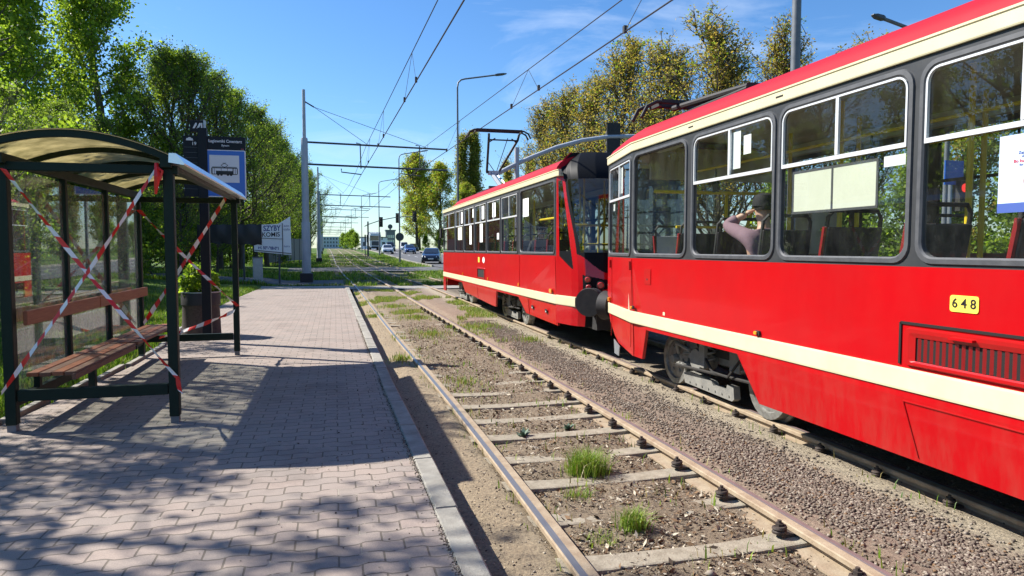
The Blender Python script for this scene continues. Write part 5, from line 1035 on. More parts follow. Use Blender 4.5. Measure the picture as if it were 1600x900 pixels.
for i, (x, y) in enumerate(((-5.0, 60), (-5.6, 65), (-4.8, 76), (-5.4, 83), (-5.0, 92), (-5.6, 70))): place('shrub', x, y, 1.5, i * 1.3, 'green bush at the foot of the trees past the pale mast', 'bushes past the pale mast')
for i, (x, y, s_) in enumerate(((22.6, 3, .75), (23.4, 9, .8), (22.8, 15, .72), (23.5, 21, .8), (22.5, -3, .8))): place('lime', x, y, s_, i * 1.3, 'yellow-green roadside tree seen through the tram windows', 'roadside trees behind the trams')
sb = [(-5.2, 9.5), (-6.4, 11.2), (-5.0, 13.2), (-6.0, 15.0), (-4.9, 16.6), (-7.4, 13.5), (-5.6, 18.6), (-6.4, 21), (-5.2, 22.6), (-6.2, 24.6), (-5.2, 27.0), (-6.6, 28.5), (-5.4, 30.8), (-7.5, 33), (-6.0, 35.0), (-7.4, 37.2), (-5.0, 42.5), (-6.6, 44), (-5.4, 48), (-6.6, 7.4), (-7.8, 9.5), (-8.5, 16.5), (-8.5, 22), (-8.8, 29), (-10.5, 12.0), (-10.5, 19.5)]
for i, (x, y) in enumerate(sb): place('shrub', x * 1.15 - 1.7 + random.uniform(-.3, .3), y, random.uniform(.85, 1.35), random.uniform(0, 6), 'low green shrub in the thicket left of the platform', 'shrubs in the thicket', sz=random.uniform(.8, 1.25))
for i, (x, y) in enumerate(((22.4, 62), (23.3, 68), (23.6, 75), (22.8, 82), (22.2, 96), (23, 110), (21.8, 124), (21, 140), (20.5, 158))): place('shrub', x, y, random.uniform(1.1, 1.7), random.uniform(0, 6), 'green roadside bush on the far verge of the main road', 'bushes along the main road')
for i, (x, y) in enumerate(((-4.6, 100), (-5.2, 115), (-5.5, 135), (-6, 160), (4.3, 150), (4.0, 165), (3.5, 185), (2.5, 210))): place('shrub', x, y, random.uniform(1.2, 1.6), random.uniform(0, 6), 'far off bush beside the tram tracks near the horizon', 'bushes far along the tracks')
# plant tub beside the totem
tb = thing('plant_tub', 'round dark brown concrete planter with a leafy shrub behind the totem', 'planter', (-2.36, 13.3, PZ))
mb = MB(); mb.lathe((-2.36, 13.3, PZ), [(.30, 0), (.33, .02), (.31, .55), (.315, .56)], 28); M['tub'] = mat('tub_washed_concrete', (.085, .062, .052), .85, var=(.05, .038, .034), scale=30); mb.build('tub', M['tub'], tb, True)
mb = MB(); mb.lathe((-2.36, 13.3, PZ), [(.322, .56), (.33, .57), (.33, .78), (.325, .79), (.28, .79), (.28, .74), (0.001, .72)], 28); M['tubrim'] = mat('tub_rim_dark', (.022, .02, .022), .6); mb.build('rim', M['tubrim'], tb, True)
mb = MB(); mb.lathe((-2.36, 13.3, PZ + .785), [(.335, 0), (.335, .018), (.285, .018), (.285, 0)], 28); mb.build('rim_edge', M['galv'], tb, True)
n = 900; a = np.random.uniform(0, 6.28, n); r_ = .30 * np.sqrt(np.random.rand(n)); zz = np.random.uniform(.75, 1.35, n) ; c = np.stack([-2.38 + r_ * np.cos(a) * 1.1, 13.3 + r_ * np.sin(a), PZ + zz - .5 * (r_ / .3) ** 2 * (zz - .75)], 1)
u = np.random.normal(size=(n, 3)); u /= np.linalg.norm(u, axis=1)[:, None]; v = np.cross(u, np.random.normal(size=(n, 3))); v /= np.linalg.norm(v, axis=1)[:, None]; q = np.random.uniform(.03, .06, n)[:, None]
np_mesh('tub_plant', np.stack([c - u * q, c + v * q * .7, c + u * q, c - v * q * .7], 1).reshape(-1, 3), np.arange(n * 4).reshape(n, 4), [LG['g3'], LG['g2'], LG['g1']], tb, np.random.choice(3, n))
# ------------------------------------------------------------------ catenary
MX = [(36, -1.40), (72, -1.55), (108, -2.05), (144, -2.5), (180, -3.0), (216, -3.6), (252, -4.2), (288, -4.8)]
for i, (Y_, x) in enumerate(MX):
    z = base(Y_); lab = ['pale grey stepped catenary mast with two long arms at the platform end', 'second stepped catenary mast behind the pale one'][i] if i < 2 else ['third catenary gantry from the platform', 'fourth catenary gantry from the platform', 'fifth catenary gantry from the platform', 'sixth catenary gantry from the platform', 'seventh catenary gantry from the platform', 'furthest catenary gantry near the horizon'][i - 2]
    t = thing('catenary_mast', lab, 'catenary mast', (x, Y_, z), 'catenary masts along the tracks')
    mb = MB(); mb.box((x, Y_, z + .15), (.62, .62, .5)); mb.build('foundation', M['tubrim'], t, bevel=.02)
    for n_, a, b, r in (('lower_tube', .38, 3.0, .225), ('middle_tube', 3.0, 7.2, .175), ('upper_tube', 7.2, 9.6, .085)):
        mb = MB(); mb.tube([(x, Y_, z + a), (x, Y_, z + b - .05), (x, Y_, z + b)], [r, r * .93, r * .85], 16 if i < 2 else 8); mb.build(n_, M['mast'], t, True)
    c1, c2 = interp(Y_, C1s), interp(Y_, C2s); xe = x + 7.25
    for zz, nm in ((6.85 + (.15 if i == 0 else 0), 'upper_arm'), (5.78 + (.12 if i == 0 else 0), 'lower_arm')):
        mb = MB(); mb.cyl((x + .15, Y_, z + zz), (xe, Y_, z + zz - .12), .05, .045, 8); mb.cyl((x - .2, Y_, z + zz), (x + .2, Y_, z + zz), .20 if i < 2 else .2, .2, 8) if False else None; arm = mb.build(nm, M['steel'], t, True)
    for c in (c1, c2):
        mb = MB(); mb.tube([(c - .35, Y_, z + 7.05), (c - .15, Y_, z + 7.02), (c - .12, Y_, z + 5.75)], .03, 6); mb.build('registration_arm', M['steel'], t, True); mb = MB(); mb.tube([(c - 1.1, Y_, z + 5.72), (c - 1.1, Y_, z + 5.55), (c - .1, Y_, z + 5.45)], .03, 6); mb.build('steady_arm', M['steel'], t, True)
    mb = MB(); mb.tube([(x + .06, Y_, z + 9.0), (x + .5, Y_, z + 8.75)], .035, 6); mb.build('stay_bracket', M['steel'], t)
    mb = MB(); mb.tube([(x + .5, Y_, z + 8.75), (c1 + .2, Y_, z + 7.0)], .012, 5, 0, False); mb.tube([(x + .5, Y_, z + 8.75), (c2 + .2, Y_, z + 6.95)], .012, 5, 0, False); mb.build('stay_wire', M['wire'], t)
def wire_line(name, label, pts_, r, cat):
    mb = MB(); mb.tube(pts_, r, 6); return tag(mb.build(name, M['wire'], None, True), label, cat)
def ext(p, q, y): t = (y - p[1]) / (q[1] - p[1]); return tuple(a + (b - a) * t for a, b in zip(p, q))
spans = {}
for nm, near_, at36, tab in (('c1', (2.0, 10.62, 5.58), (1.43, 36, 5.63), C1s), ('c2', (4.98, 9.52, 5.47), (3.85, 36, 5.53), C2s), ('m1', (2.0, 13.36, 6.53), (1.64, 36, 7.01), C1s), ('m2', (4.98, 11.41, 6.12), (4.36, 36, 6.85), C2s)):
    pts_ = [ext(near_, at36, -8.0), at36]
    for Y_, _ in MX[1:]:
        z = base(Y_)
        if nm[0] == 'm': py_, px_, pz_ = pts_[-1][1], pts_[-1][0], pts_[-1][2]; nx_ = interp(Y_, tab) - .1; [pts_.append((lerp(px_, nx_, f), lerp(py_, Y_, f), lerp(pz_, z + 6.95, f) - 2.2 * f * (1 - f))) for f in (.25, .5, .75)]
        pts_.append((interp(Y_, tab), Y_, z + (5.5 if nm[0] == 'c' else 6.95)))
    spans[nm] = pts_
WL = {'c1': ('contact_wire', 'black contact wire strung above the platform track', 'wire'), 'c2': ('contact_wire', 'black contact wire touching the raised pantograph', 'wire'), 'm1': ('messenger_wire', 'upper messenger wire over the platform track', 'wire'), 'm2': ('messenger_wire', 'upper messenger wire over the track of the red trams', 'wire')}
WO = {k_: wire_line(WL[k_][0], WL[k_][1], spans[k_], .014 if k_[0] == 'c' else .011, WL[k_][2]) for k_ in spans}
for c_, m_, ys_ in (('c1', 'm1', (17.3, 25.5, 33)), ('c2', 'm2', (10.2, 16.9, 25.5, 33))):
    for y_ in ys_:
        P0, P1 = ext(spans[m_][0], spans[m_][1], y_), None
        mb = MB()
        for dy in (-1.3, .9): q = ext(spans[c_][0], spans[c_][1], y_ + dy); mb.tube([P0, q], .006, 4); mb.box((q[0], q[1], q[2] + .04), (.05, .08, .12))
        mb.build('dropper', M['wire'], WO[m_])
# ------------------------------------------------------------------ lamps, signals, signs
def lamp(label, x, y, h, arm=2.3, rz=0.0, r=.085, z=None, hs=1.0):
    z = gz(x, y) if z is None else z; t = thing('street_lamp', label, 'street lamp', (x, y, z), 'street lamps between tracks and road')
    mb = MB(); mb.tube([(x, y, z), (x, y, z + 1.2), (x, y, z + 1.25), (x, y, z + h - .5)], [r * 1.25, r * 1.25, r, r * .6], 10); mb.build('pole', M['lampgrey'], t, True)
    cx_, sx_ = math.cos(rz), math.sin(rz); q = [(0, h - .5), (.05, h - .2), (.22, h - .03), (.45, h + .04), (arm, h + .38)]
    mb = MB(); mb.tube([(x + a * cx_, y + a * sx_, z + b) for a, b in q], r * .55, 8); mb.build('arm', M['lampgrey'], t, True)
    mb = MB(); e = (arm, h + .38); L = []
    for a, w_, t0, t1 in ((-.05, .08, -.03, .05), (.1, .14, -.05, .06), (.45, .16, -.04, .05), (.68, .09, -.01, .03)):
        a, w_ = a * hs, w_ * hs; L.append([(x + (arm + a) * cx_ - s_ * w_ * sx_, y + (arm + a) * sx_ + s_ * w_ * cx_, z + h + .38 + a * .16 + d) for s_, d in ((-1, t0), (1, t0), (1, t1), (-1, t1))])
    mb.loops(L, 0, True, True); mb.build('lamp_head', M['steel'], t, bevel=.02); return t
lamp('tall grey street lamp standing behind the far tram', 7.12, 40, 11.6); l2 = lamp('street lamp whose post carries the round sign', 6.42, 70, 11.0); lamp('street lamp beyond the round sign with a signal head in front', 6.2, 99, 10.6)
lamp('fourth street lamp from the far tram', 5.2, 137, 11); lamp('fifth street lamp from the far tram', 4.1, 175, 10.2); lamp('sixth street lamp from the far tram', 3.2, 212, 10); lamp('furthest street lamp near the horizon', 2.2, 250, 10)
lamp('street lamp whose head shows above the roof of the near tram', 14.6, 13.6, 6.8, 1.98, math.pi, .075, None, .5)
mb = MB(); mb.tube([(11.28, 15, 0), (11.28, 15, 9.5), (11.28, 15, 10)], [.13, .105, .10], 14); t = tag(mb.build('tall_pole', M['lampgrey'], None, True), 'thick grey pole rising behind the roof of the near tram', 'pole')
def head(mb, x, y, z, s_=1.0, face=-1, n_=3):
    mb.box((x, y, z), (.34 * s_, .20 * s_, .36 * n_ * s_)); mb.box((x, y - .11 * face * s_, z), (.48 * s_, .02, .42 * n_ * s_))
    for k_ in range(n_): mb.cyl((x, y + .1 * face * s_, z + (k_ - (n_ - 1) / 2) * .33 * s_), (x, y + .30 * face * s_, z + (k_ - (n_ - 1) / 2) * .33 * s_ - .03), .14 * s_, n=12)
t = thing('signal_gantry', 'grey curved traffic signal arm reaching over the further tram', 'signal arm', (6.98, 26, 0))
mb = MB(); mb.tube([(6.98, 26, -.1), (6.98, 26, 5.7)], .095, 12); mb.build('post', M['mast'], t, True)
mb = MB(); mb.tube([(6.20, 26, 4.66), (6.95, 26, 5.05), (7.6, 26, 5.35), (8.63, 26, 5.77), (9.7, 26, 6.08), (10.8, 26, 6.27), (11.9, 26, 6.34), (12.4, 26, 6.35)], .085, 10); mb.build('arm', M['mast'], t, True)
mb = MB(); head(mb, 11.05, 26.1, 6.07, 1.22, 1); mb.build('signal_head', M['matblack'], t, bevel=.03)
t = thing('signal_gantry', 'distant curved traffic signal arm over the main road', 'signal arm', (4.3, 92, base(92)))
z0_ = base(92) - .1
mb = MB(); mb.tube([(4.3, 92, z0_), (4.3, 92, 5.35)], .10, 8); mb.build('post', M['steel'], t)
mb = MB(); mb.tube([(3.85, 92, 4.7), (4.3, 92, 4.95), (6, 92, 5.55), (8, 92, 5.95), (10.4, 92, 6.1)], .06, 6); mb.build('arm', M['lampgrey'], t, True)
mb = MB(); head(mb, 10.45, 92, 6.05, 1.15, -1); mb.build('signal_head', M['matblack'], t); mb = MB(); head(mb, 8.2, 92, 5.85, 1.05, -1); mb.build('signal_head', M['matblack'], t); mb = MB(); head(mb, 6.0, 92, 5.3, 1.05, -1); mb.build('signal_head', M['matblack'], t)
for lab, x in (('left of the two small tram signals on posts', 3.75), ('right of the two small tram signals on posts', 4.02)):
    t = thing('tram_signal', lab, 'signal', (x, 88, base(88))); mb = MB(); mb.tube([(x, 88, base(88) - .1), (x, 88, base(88) + 2)], .045, 8); mb.build('post', M['steel'], t); mb = MB(); mb.box((x, 88, base(88) + 2.4), (.17, .15, .95)); [mb.cyl((x, 87.93, base(88) + 2.1 + .3 * k_), (x, 87.80, base(88) + 2.09 + .3 * k_), .07, n=8) for k_ in range(3)]; mb.build('signal_head', M['matblack'], t, bevel=.02)
t = thing('round_sign', 'grey back of a round road sign on the lamp post', 'road sign', (6.42, 69.85, 2.9)); mb = MB(); mb.cyl((6.42, 69.86, 2.95), (6.42, 69.88, 2.95), .42, n=26); mb.build('disc', M['steel'], t); mb = MB(); mb.box((6.42, 69.9, 2.95), (.3, .04, .06)); mb.build('bracket', M['galv'], t)
t = thing('crossing_signal', 'small red crossing signal under a blue sign seen through the near tram window', 'signal', (9.0, 8.3, 0))
mb = MB(); mb.tube([(9.0, 8.3, 0), (9.0, 8.3, 3.05)], .03, 8); mb.build('post', M['galv'], t); mb = MB(); mb.box((9.0, 8.25, 2.86), (.34, .02, .36)); mb.build('blue_sign', M['blue'], t)
mb = MB(); mb.box((9.12, 8.22, 2.52), (.17, .12, .46)); hh = mb.build('signal_head', M['matblack'], t); mb = MB(); mb.cyl((9.12, 8.16, 2.63), (9.12, 8.14, 2.63), .065, n=14); ml, n_, b_, l_ = newmat('red_signal_lamp'); b_.inputs['Base Color'].default_value = (.8, .02, .02, 1); b_.inputs['Emission Color'].default_value = (1, .05, .04, 1); b_.inputs['Emission Strength'].default_value = .8; mb.build('red_lamp', ml, hh)
# billboard, bollard, fence
t = thing('billboard', 'white glazier billboard half covered by torn dark tarpaulin', 'billboard', (-3.6, 34.5, .3)); Yb = 34.5
def FB(a, b, d): return (a, Yb - d, b)
mb = MB(); mb.prism([(-3.62, 1.72), (-1.98, 1.48), (-1.98, 1.40), (-2.02, 3.12), (-2.5, 2.80), (-3.62, 2.76)] if False else [(-3.72, 1.60), (-2.02, 1.42), (-2.06, 3.28), (-2.62, 2.92), (-3.72, 2.86)], FB, 0, .04); bd = mb.build('board', M['paper'], t)
mb = MB(); mb.bar(FB(-2.42, 1.45, .05), FB(-2.42, 2.95, .05), .03, .03); mb.bar(FB(-3.70, 1.66, .05), FB(-2.03, 1.50, .05), .03, .03); mb.bar(FB(-2.42, 2.20, .05), FB(-3.4, 2.24, .05), .03, .02); mb.build('frame_strip', M['ink'], bd)
M['txtblue'] = mat('billboard_blue_text', (.04, .06, .22), .6)
text('billboard_text', 'SZYBY', .36, M['txtblue'], bd, FB(-2.90, 2.70, .043), (1, 0, .03), (0, 0, 1), bold=.008, sx=.75); text('billboard_text', 'KOMIS', .30, M['ink'], bd, FB(-2.95, 2.40, .043), (1, 0, .03), (0, 0, 1), bold=.004, sx=.92)
text('billboard_text', 'tel. 509-908-091', .20, M['txtblue'], bd, FB(-3.06, 1.76, .043), (1, 0, -.05), (0, 0, 1), bold=.006, sx=.72)
text('billboard_text', 'auto\nszyby', .17, M['txtblue'], bd, FB(-2.23, 2.75, .043), (1, 0, 0), (0, 0, 1), sx=.8); text('billboard_text', 'lustra', .15, M['txtblue'], bd, FB(-2.23, 1.85, .043), (1, 0, 0), (0, 0, 1), sx=.8)
mb = MB(); L = []
for k_, xx in enumerate(np.linspace(-6.2, -3.36, 16)):
    w_ = .05 * math.sin(k_ * 1.7); L.append([FB(xx, 2.86 - .02 * (k_ % 3) + .004 * k_, .07 + w_ * .5), FB(xx, 2.55, .11 + w_), FB(xx, 2.2 + .03 * math.sin(k_), .09 - w_), FB(xx, 2.0 + .035 * math.sin(k_ * 2.3) - .006 * k_, .08 + w_ * .6)])
mb.loops(L, 0, closed=False); M['tarp'] = mat('dark_tarpaulin', (.012, .012, .016), .4); mb.build('tarpaulin', M['tarp'], t, True)
mb = MB()
for xx in (-5.7, -4.2, -2.6): mb.box((xx, Yb + .1, 1.4), (.08, .08, 2.9))
mb.bar(FB(-5.9, 2.8, -.04), FB(-2.1, 2.8, -.04), .06, .06); mb.build('frame', M['steel'], t)
bo = thing('utility_cabinet', 'narrow pale grey cabinet post in the grass before the billboard', 'cabinet', (-3.42, 33.0, gz(-3.4, 33))); z = gz(-3.4, 33)
mb = MB(); mb.box((-3.42, 33, z + .56), (.40, .34, 1.16)); mb.build('body', M['mast'], bo, bevel=.02); mb = MB(); mb.box((-3.42, 33, z + 1.165), (.44, .38, .05)); mb.build('cap', M['lampgrey'], bo, bevel=.01); mb = MB(); mb.box((-3.42, 32.826, z + .6), (.33, .012, .9)); mb.build('door', M['galv'], bo)
fe = thing('fence', 'grey panel fence between the two nearest catenary masts', 'fence', (-4, 62, .6)); fa, fb = Vector((-5.2, 58, .4)), Vector((-2.5, 72, .5))
for k_ in range(7):
    a = fa.lerp(fb, k_ / 7); b = fa.lerp(fb, (k_ + .96) / 7); mb = MB(); mb.bar(a + Vector((0, 0, 1.2)), b + Vector((0, 0, 1.2)), .05, 2.0); mb.build('panel', M['lampgrey'], fe); mb = MB(); mb.bar(a - Vector((0, 0, .2)), a + Vector((0, 0, 2.3)), .1, .1); mb.build('post', M['steel'], fe)
# ------------------------------------------------------------------ vehicles far down the road
def car(label, x, y, paint, kind='hatch', rz=0.0, sc=1.0):
    z = gz(x, y) + .06; t = thing('parked_car' if False else 'car', label, 'car', (0, 0, 0)); m_ = mat('car_paint', paint, .25, coat=.8)
    Wd = .88; H_ = 1.46 if kind != 'van' else 1.8
    def sec(yy, w_, zb_, zt_, wt): return [(-w_, yy, zb_), (-w_ * 1.01, yy, (zb_ + zt_) / 2), (-wt, yy, zt_ - .02), (-wt * .8, yy, zt_), (wt * .8, yy, zt_), (wt, yy, zt_ - .02), (w_ * 1.01, yy, (zb_ + zt_) / 2), (w_, yy, zb_)]
    mb = MB(); mb.loops([sec(-2.12, .66, .34, .60, .60), sec(-2.02, .80, .22, .74, .72), sec(-1.75, .87, .20, .82, .76), sec(-.95, Wd, .20, .97, .82), sec(.2, Wd, .20, 1.0, .85), sec(1.5, Wd, .20, 1.0, .83), sec(2.0, .84, .24, .98, .78), sec(2.14, .72, .36, .86, .66)], 0, True, True); mb.build('body', m_, t, True)
    mb = MB(); mb.loops([sec(-1.0, .76, .93, .97, .72), sec(-.35, .74, .93, H_ - .1, .62), sec(.0, .73, .93, H_, .58), sec(1.0, .73, .93, H_ - .02, .58), sec(1.55, .74, .93, H_ - .25, .62), sec(1.95, .74, .93, 1.0, .7)], 0, True, True); mb.build('cabin', m_, t, True)
    g_ = mat('car_glass', (.02, .025, .03), .05, coat=1)
    mb = MB(); mb.loops([[(-.64, -1.01, 1.0), (.64, -1.01, 1.0)], [(-.55, -.38, H_ - .09), (.55, -.38, H_ - .09)]], 0, closed=False); mb.build('windscreen', g_, t)
    for s_ in (-1, 1):
        mb = MB(); mb.add([(s_ * .745, -.75, 1.0), (s_ * .745, 1.6, 1.0), (s_ * .63, 1.2, H_ - .1), (s_ * .63, -.25, H_ - .1)], [(0, 1, 2, 3)]); mb.build('side_window', g_, t)
        mb = MB(); mb.loops([[(s_ * .48, -2.12, .60), (s_ * .80, -1.98, .62), (s_ * .78, -1.86, .76), (s_ * .52, -2.03, .72)], [(s_ * .48, -2.14, .60), (s_ * .81, -2.0, .62), (s_ * .79, -1.89, .765), (s_ * .52, -2.06, .725)]], 0, True, True); mb.build('headlight', M['paper'], t)
        mb = MB(); mb.box((s_ * .95, -.78, 1.02), (.18, .1, .13)); mb.build('mirror', m_, t, bevel=.02)
        for yy in (-1.35, 1.3): mb = MB(); mb.cyl((s_ * .70, yy, .31), (s_ * .885, yy, .31), .315, n=18); w_ = mb.build('wheel', M['matblack'], t, True); mb = MB(); mb.cyl((s_ * .885, yy, .31), (s_ * .892, yy, .31), .2, n=14); mb.build('rim', M['galv'], w_)
    mb = MB(); mb.box((0, -2.10, .40), (1.2, .06, .22)); mb.build('grille', M['matblack'], t); mb = MB(); mb.box((0, -2.14, .46), (.5, .02, .11)); mb.build('registration_plate', M['paper'], t)
    t.location = (x, y, z); t.rotation_euler = (0, 0, rz); t.scale = (sc,) * 3; return t
car('dark navy car turning towards the trams, nearest car on the road', 8.85, 64, (.012, .018, .04), rz=-.18)
car('silver car in front of the white lorry', 7.95, 108, (.45, .47, .5)); car('blue car right of the round sign', 11.4, 108, (.03, .06, .20)); car('dark van behind the silver car', 10.3, 132, (.03, .035, .045), 'van'); car('white van behind the blue car', 12.9, 132, (.7, .72, .74), 'van'); car('dark car furthest right under the trees', 15.0, 135, (.02, .02, .025))
t = thing('lorry', 'white articulated lorry coming along the main road', 'lorry', (0, 0, 0)); mp_ = mat('lorry_white', (.72, .74, .77), .3, coat=.4)
mb = MB(); mb.box((0, .9, 2.0), (2.4, 1.9, 2.6)); mb.box((0, .9, 3.45), (2.2, 1.6, .35)); mb.build('cab', mp_, t, bevel=.12); mb = MB(); mb.box((0, 7.5, 2.45), (2.5, 10.5, 2.9)); mb.build('trailer', mp_, t, bevel=.04)
mb = MB(); mb.box((0, -.065, 2.55), (2.1, .03, 1.0)); mb.build('windscreen', mat('lorry_glass', (.02, .025, .03), .05, coat=1), t); mb = MB(); mb.box((0, -.065, 1.45), (1.5, .03, .9)); mb.build('grille', M['steel'], t, bevel=.01); mb = MB(); mb.box((0, -.05, .62), (2.4, .2, .4)); mb.build('bumper', M['matblack'], t, bevel=.05)
for s_ in (-1, 1):
    mb = MB(); mb.box((s_ * 1.42, .1, 2.5), (.2, .12, .7)); mb.build('mirror', M['matblack'], t); mb = MB(); mb.box((s_ * .95, -.16, .72), (.35, .03, .2)); mb.build('headlight', M['paper'], t)
    for yy in (.8, 4.2, 9.5, 10.8): mb = MB(); mb.cyl((s_ * .85, yy, .5), (s_ * 1.2, yy, .5), .5, n=16); mb.build('wheel', M['matblack'], t, True)
t.location = (8.3, 146, gz(8.3, 146) + .06)
# far buildings
bt = thing('office_tower', 'grey block with a round rooftop sign at the end of the road', 'building', (20.5, 262, 1.8)); mb = MB(); mb.box((20.5, 262, 5.2), (3.4, 4, 7.2)); mb.box((20.5, 262, 8.7), (3.9, 4.4, .5)); mb.build('wall', M['lampgrey'], bt)
mb = MB(); [MB().box((19.5 + .68 * k_, 259.97, z_), (.5, .06, 1.1)).build('window', M['papery'], bt) for k_ in range(4) for z_ in (3.0, 4.6, 6.4)]; mb = MB(); mb.cyl((20.5, 262, 8.9), (20.5, 262, 9.6), .3, n=10); mb.cyl((20.5, 261.8, 10.2), (20.5, 262.2, 10.2), .9, n=18); mb.build('roof_sign', M['steel'], bt)
bt = thing('apartment_block', 'pale apartment block on the horizon at the end of the tracks', 'building', (-2, 520, 2)); M['haze'] = mat('far_wall_hazed', (.42, .46, .52), .8); mb = MB(); mb.box((-3, 520, 6.2), (14, 10, 9)); mb.box((6, 522, 4.7), (9, 10, 6)); mb.build('wall', M['haze'], bt); [MB().box((-9 + 2.1 * k_, 514.97, z_), (1.0, .06, 1.3)).build('window', M['steel'], bt) for k_ in range(7) for z_ in (4, 6.6, 9.2)]  # distance haze is put into this far wall colour
bt = thing('corner_shop', 'low white building with flat roof behind the lorry', 'building', (12, 240, 1.8)); mb = MB(); mb.box((13, 240, 3.6), (9, 8, 4)); mb.build('wall', M['paper'], bt); mb = MB(); mb.box((13, 240, 5.7), (9.4, 8.4, .3)); mb.build('roof', M['lampgrey'], bt); [MB().box((9.8 + 1.6 * k_, 235.97, 3.4), (1, .06, 1.4)).build('window', M['steel'], bt) for k_ in range(5)]
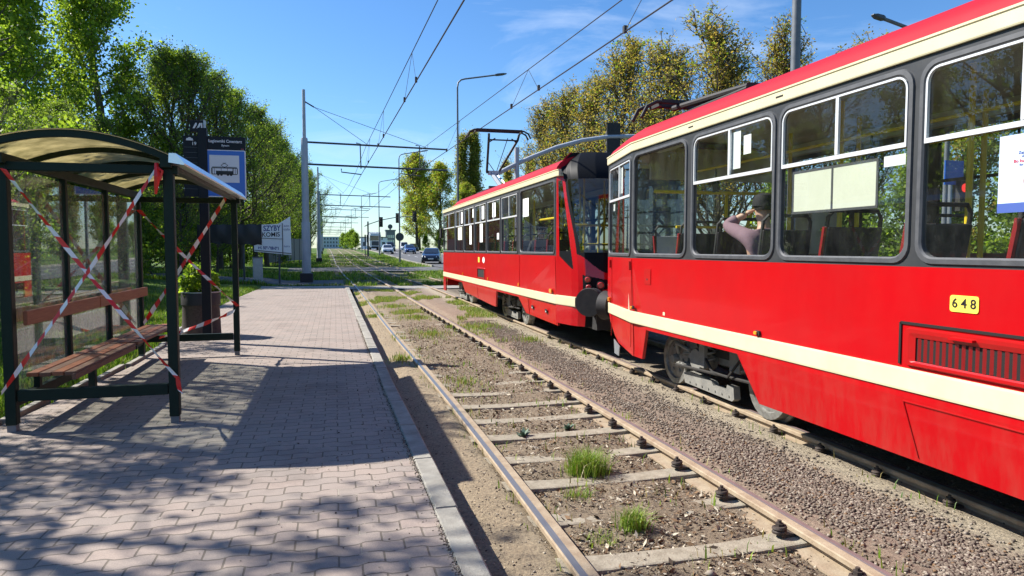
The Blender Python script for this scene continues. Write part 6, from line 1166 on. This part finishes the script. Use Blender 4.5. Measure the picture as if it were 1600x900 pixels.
# ------------------------------------------------------------------ people
def skin_mesh(name, J, Ed, Rd, m_, parent=None, root=0, sub=2):
    me = bpy.data.meshes.new(name); me.from_pydata([tuple(p) for p in J], Ed, [])
    o = bpy.data.objects.new(name, me); COL.objects.link(o); sk = o.modifiers.new('skin', 'SKIN'); sk.use_smooth_shade = True; sub_ = o.modifiers.new('sub', 'SUBSURF'); sub_.levels = sub; sub_.render_levels = sub
    for i, r in enumerate(Rd): me.skin_vertices[0].data[i].radius = (r, r) if not isinstance(r, tuple) else r; me.skin_vertices[0].data[i].use_root = (i == root)
    dg = bpy.context.evaluated_depsgraph_get(); m2 = bpy.data.meshes.new_from_object(o.evaluated_get(dg)); bpy.data.objects.remove(o); m2.name = name
    return finish(name, m2, m_, parent, 'all')
def person(label, ox, oy, oz, pose, colr, hair, trousers, cap=None):
    T_ = lambda p: (ox + p[0], oy + p[1], oz + p[2])
    # pelvis 0, spine, chest, neck, head base; face along +Y
    J = [(0, 0, 0), (0, -.02, .22), (0, -.01, .42), (0, .02, .55), (0, .04, .63), (0, .05, .70), (0, .055, .79), (0, .05, .85),
         (-.19, .0, .47), *pose[0], (.19, 0, .47), *pose[1], (-.10, .06, -.01), (-.11, .45, .02), (-.11, .47, -.40), (-.11, .60, -.43), (.10, .06, -.01), (.11, .45, .02), (.11, .47, -.40), (.11, .60, -.43)]
    E_ = [(0, 1), (1, 2), (2, 3), (3, 4), (4, 5), (5, 6), (6, 7), (2, 8), (8, 9), (9, 10), (10, 11), (2, 12), (12, 13), (13, 14), (14, 15), (0, 16), (16, 17), (17, 18), (18, 19), (0, 20), (20, 21), (21, 22), (22, 23)]
    Rr = [(.15, .12), (.15, .115), (.165, .12), (.07, .07), (.058, .06), (.075, .09), (.085, .098), (.05, .055), .068, .052, .040, .034, .068, .052, .040, .034, .10, .075, .055, .04, .10, .075, .055, .04]
    ob = skin_mesh('person', [T_(p) for p in J], E_, Rr, M['skin']); tag(ob, label, 'person')
    k_ = [0, 1, 2, 3, 8, 9, 10, 12, 13, 14]; mp_ = {a: i for i, a in enumerate(k_)}
    skin_mesh('hoodie', [T_(J[i]) for i in k_], [(mp_[a], mp_[b]) for a, b in E_ if a in mp_ and b in mp_], [tuple(q + .018 for q in Rr[i]) if isinstance(Rr[i], tuple) else Rr[i] + .020 for i in k_], colr, ob)
    k_ = [0, 16, 17, 18, 20, 21, 22]; mp_ = {a: i for i, a in enumerate(k_)}
    skin_mesh('trousers', [T_(J[i]) for i in k_], [(mp_[a], mp_[b]) for a, b in E_ if a in mp_ and b in mp_], [(.158, .13)] + [.11, .086, .066] * 2, trousers, ob)
    mb = MB(); L = []
    for k2 in range(9):
        f = k2 / 8 * math.pi * .62; r = .105 * math.sin(f) + .002; z = .79 + .115 * math.cos(f); L.append([T_((r * .92 * math.cos(a), .045 + r * 1.12 * math.sin(a) - .012, z + (.05 if (math.sin(a) > .35 and k2 > 4) else 0))) for a in np.linspace(0, 2 * math.pi, 19)[:-1]])
    mb.loops(L, 0, True, False); mb.build('hair', hair, ob, True)
    fc = MB()
    for sx_ in (-.032, .032): c_ = T_((sx_, .142, .785)); fc.cyl(c_, (c_[0], c_[1] + .012, c_[2]), .011, .006, 8)
    fc.build('eyes', M['ink'], ob); nb = MB(); nb.loops([[T_(p) for p in ((-.014, .135, .742), (.014, .135, .742), (.012, .14, .79), (-.012, .14, .79))], [T_(p) for p in ((-.006, .172, .746), (.006, .172, .746), (.004, .150, .788), (-.004, .150, .788))]], 0, True, True); nb.build('nose', M['skin'], ob, True)
    for hi_, d in ((11, pose[2]), (15, pose[3])):
        w_ = Vector(T_(J[hi_])); d = Vector(d).normalized(); s_ = d.cross(Vector((0, 0, 1))).normalized(); u_ = s_.cross(d)
        Jh = [w_, w_ + d * .05]; Eh = [(0, 1)]; Rh = [.026, (.036, .020)]
        for q, (off_, ln) in enumerate(((-.030, .068), (-.010, .080), (.011, .075), (.030, .060))):
            i = len(Jh); b = w_ + d * .085 + s_ * off_; Jh += [b, b + d * ln * .5 - u_ * .006, b + d * ln - u_ * .022]; Eh += [(1, i), (i, i + 1), (i + 1, i + 2)]; Rh += [.010, .009, .007]
        i = len(Jh); Jh += [w_ + d * .05 - s_ * .045, w_ + d * .095 - s_ * .06]; Eh += [(1, i), (i, i + 1)]; Rh += [.011, .009]
        skin_mesh('hand', Jh, Eh, Rh, M['skin'], ob, 1, 1)
    if cap: mb = MB(); c_ = T_((0, .04, .80)); mb.lathe(c_, [(.112, -.01), (.112, .05), (.09, .10), (.04, .122), (.001, .125)], 20); mb.build('cap', cap, ob, True)
    return ob
M['maroon'] = mat('hoodie_mauve', (.32, .20, .24), .9, var=(.27, .165, .2), scale=6, bump=.4, bscale=9); M['dark'] = mat('jacket_dark', (.012, .013, .017), .8); M['hair'] = mat('hair_dark', (.012, .010, .009), .6); M['jeans'] = mat('jeans_dark', (.02, .025, .045), .85)
person('passenger in a mauve hoodie and dark cap with one arm raised in near tram', 4.20, 5.98, 1.36, ([(-.24, .33, .60), (-.14, .26, .68), (-.09, .20, .72)], [(.27, .12, .25), (.20, .34, .16), (.16, .42, .14)], (.6, .1, .3), (0, 1, 0)), M['maroon'], M['hair'], M['jeans'], M['dark'])
person('passenger in a dark jacket sitting by the window of the further tram', 4.18, 13.60, 1.36, ([(-.25, .05, .22), (-.2, .28, .12), (-.16, .36, .1)], [(.25, .05, .22), (.2, .28, .12), (.16, .36, .1)], (0, 1, 0), (0, 1, 0)), M['dark'], M['hair'], M['jeans'])
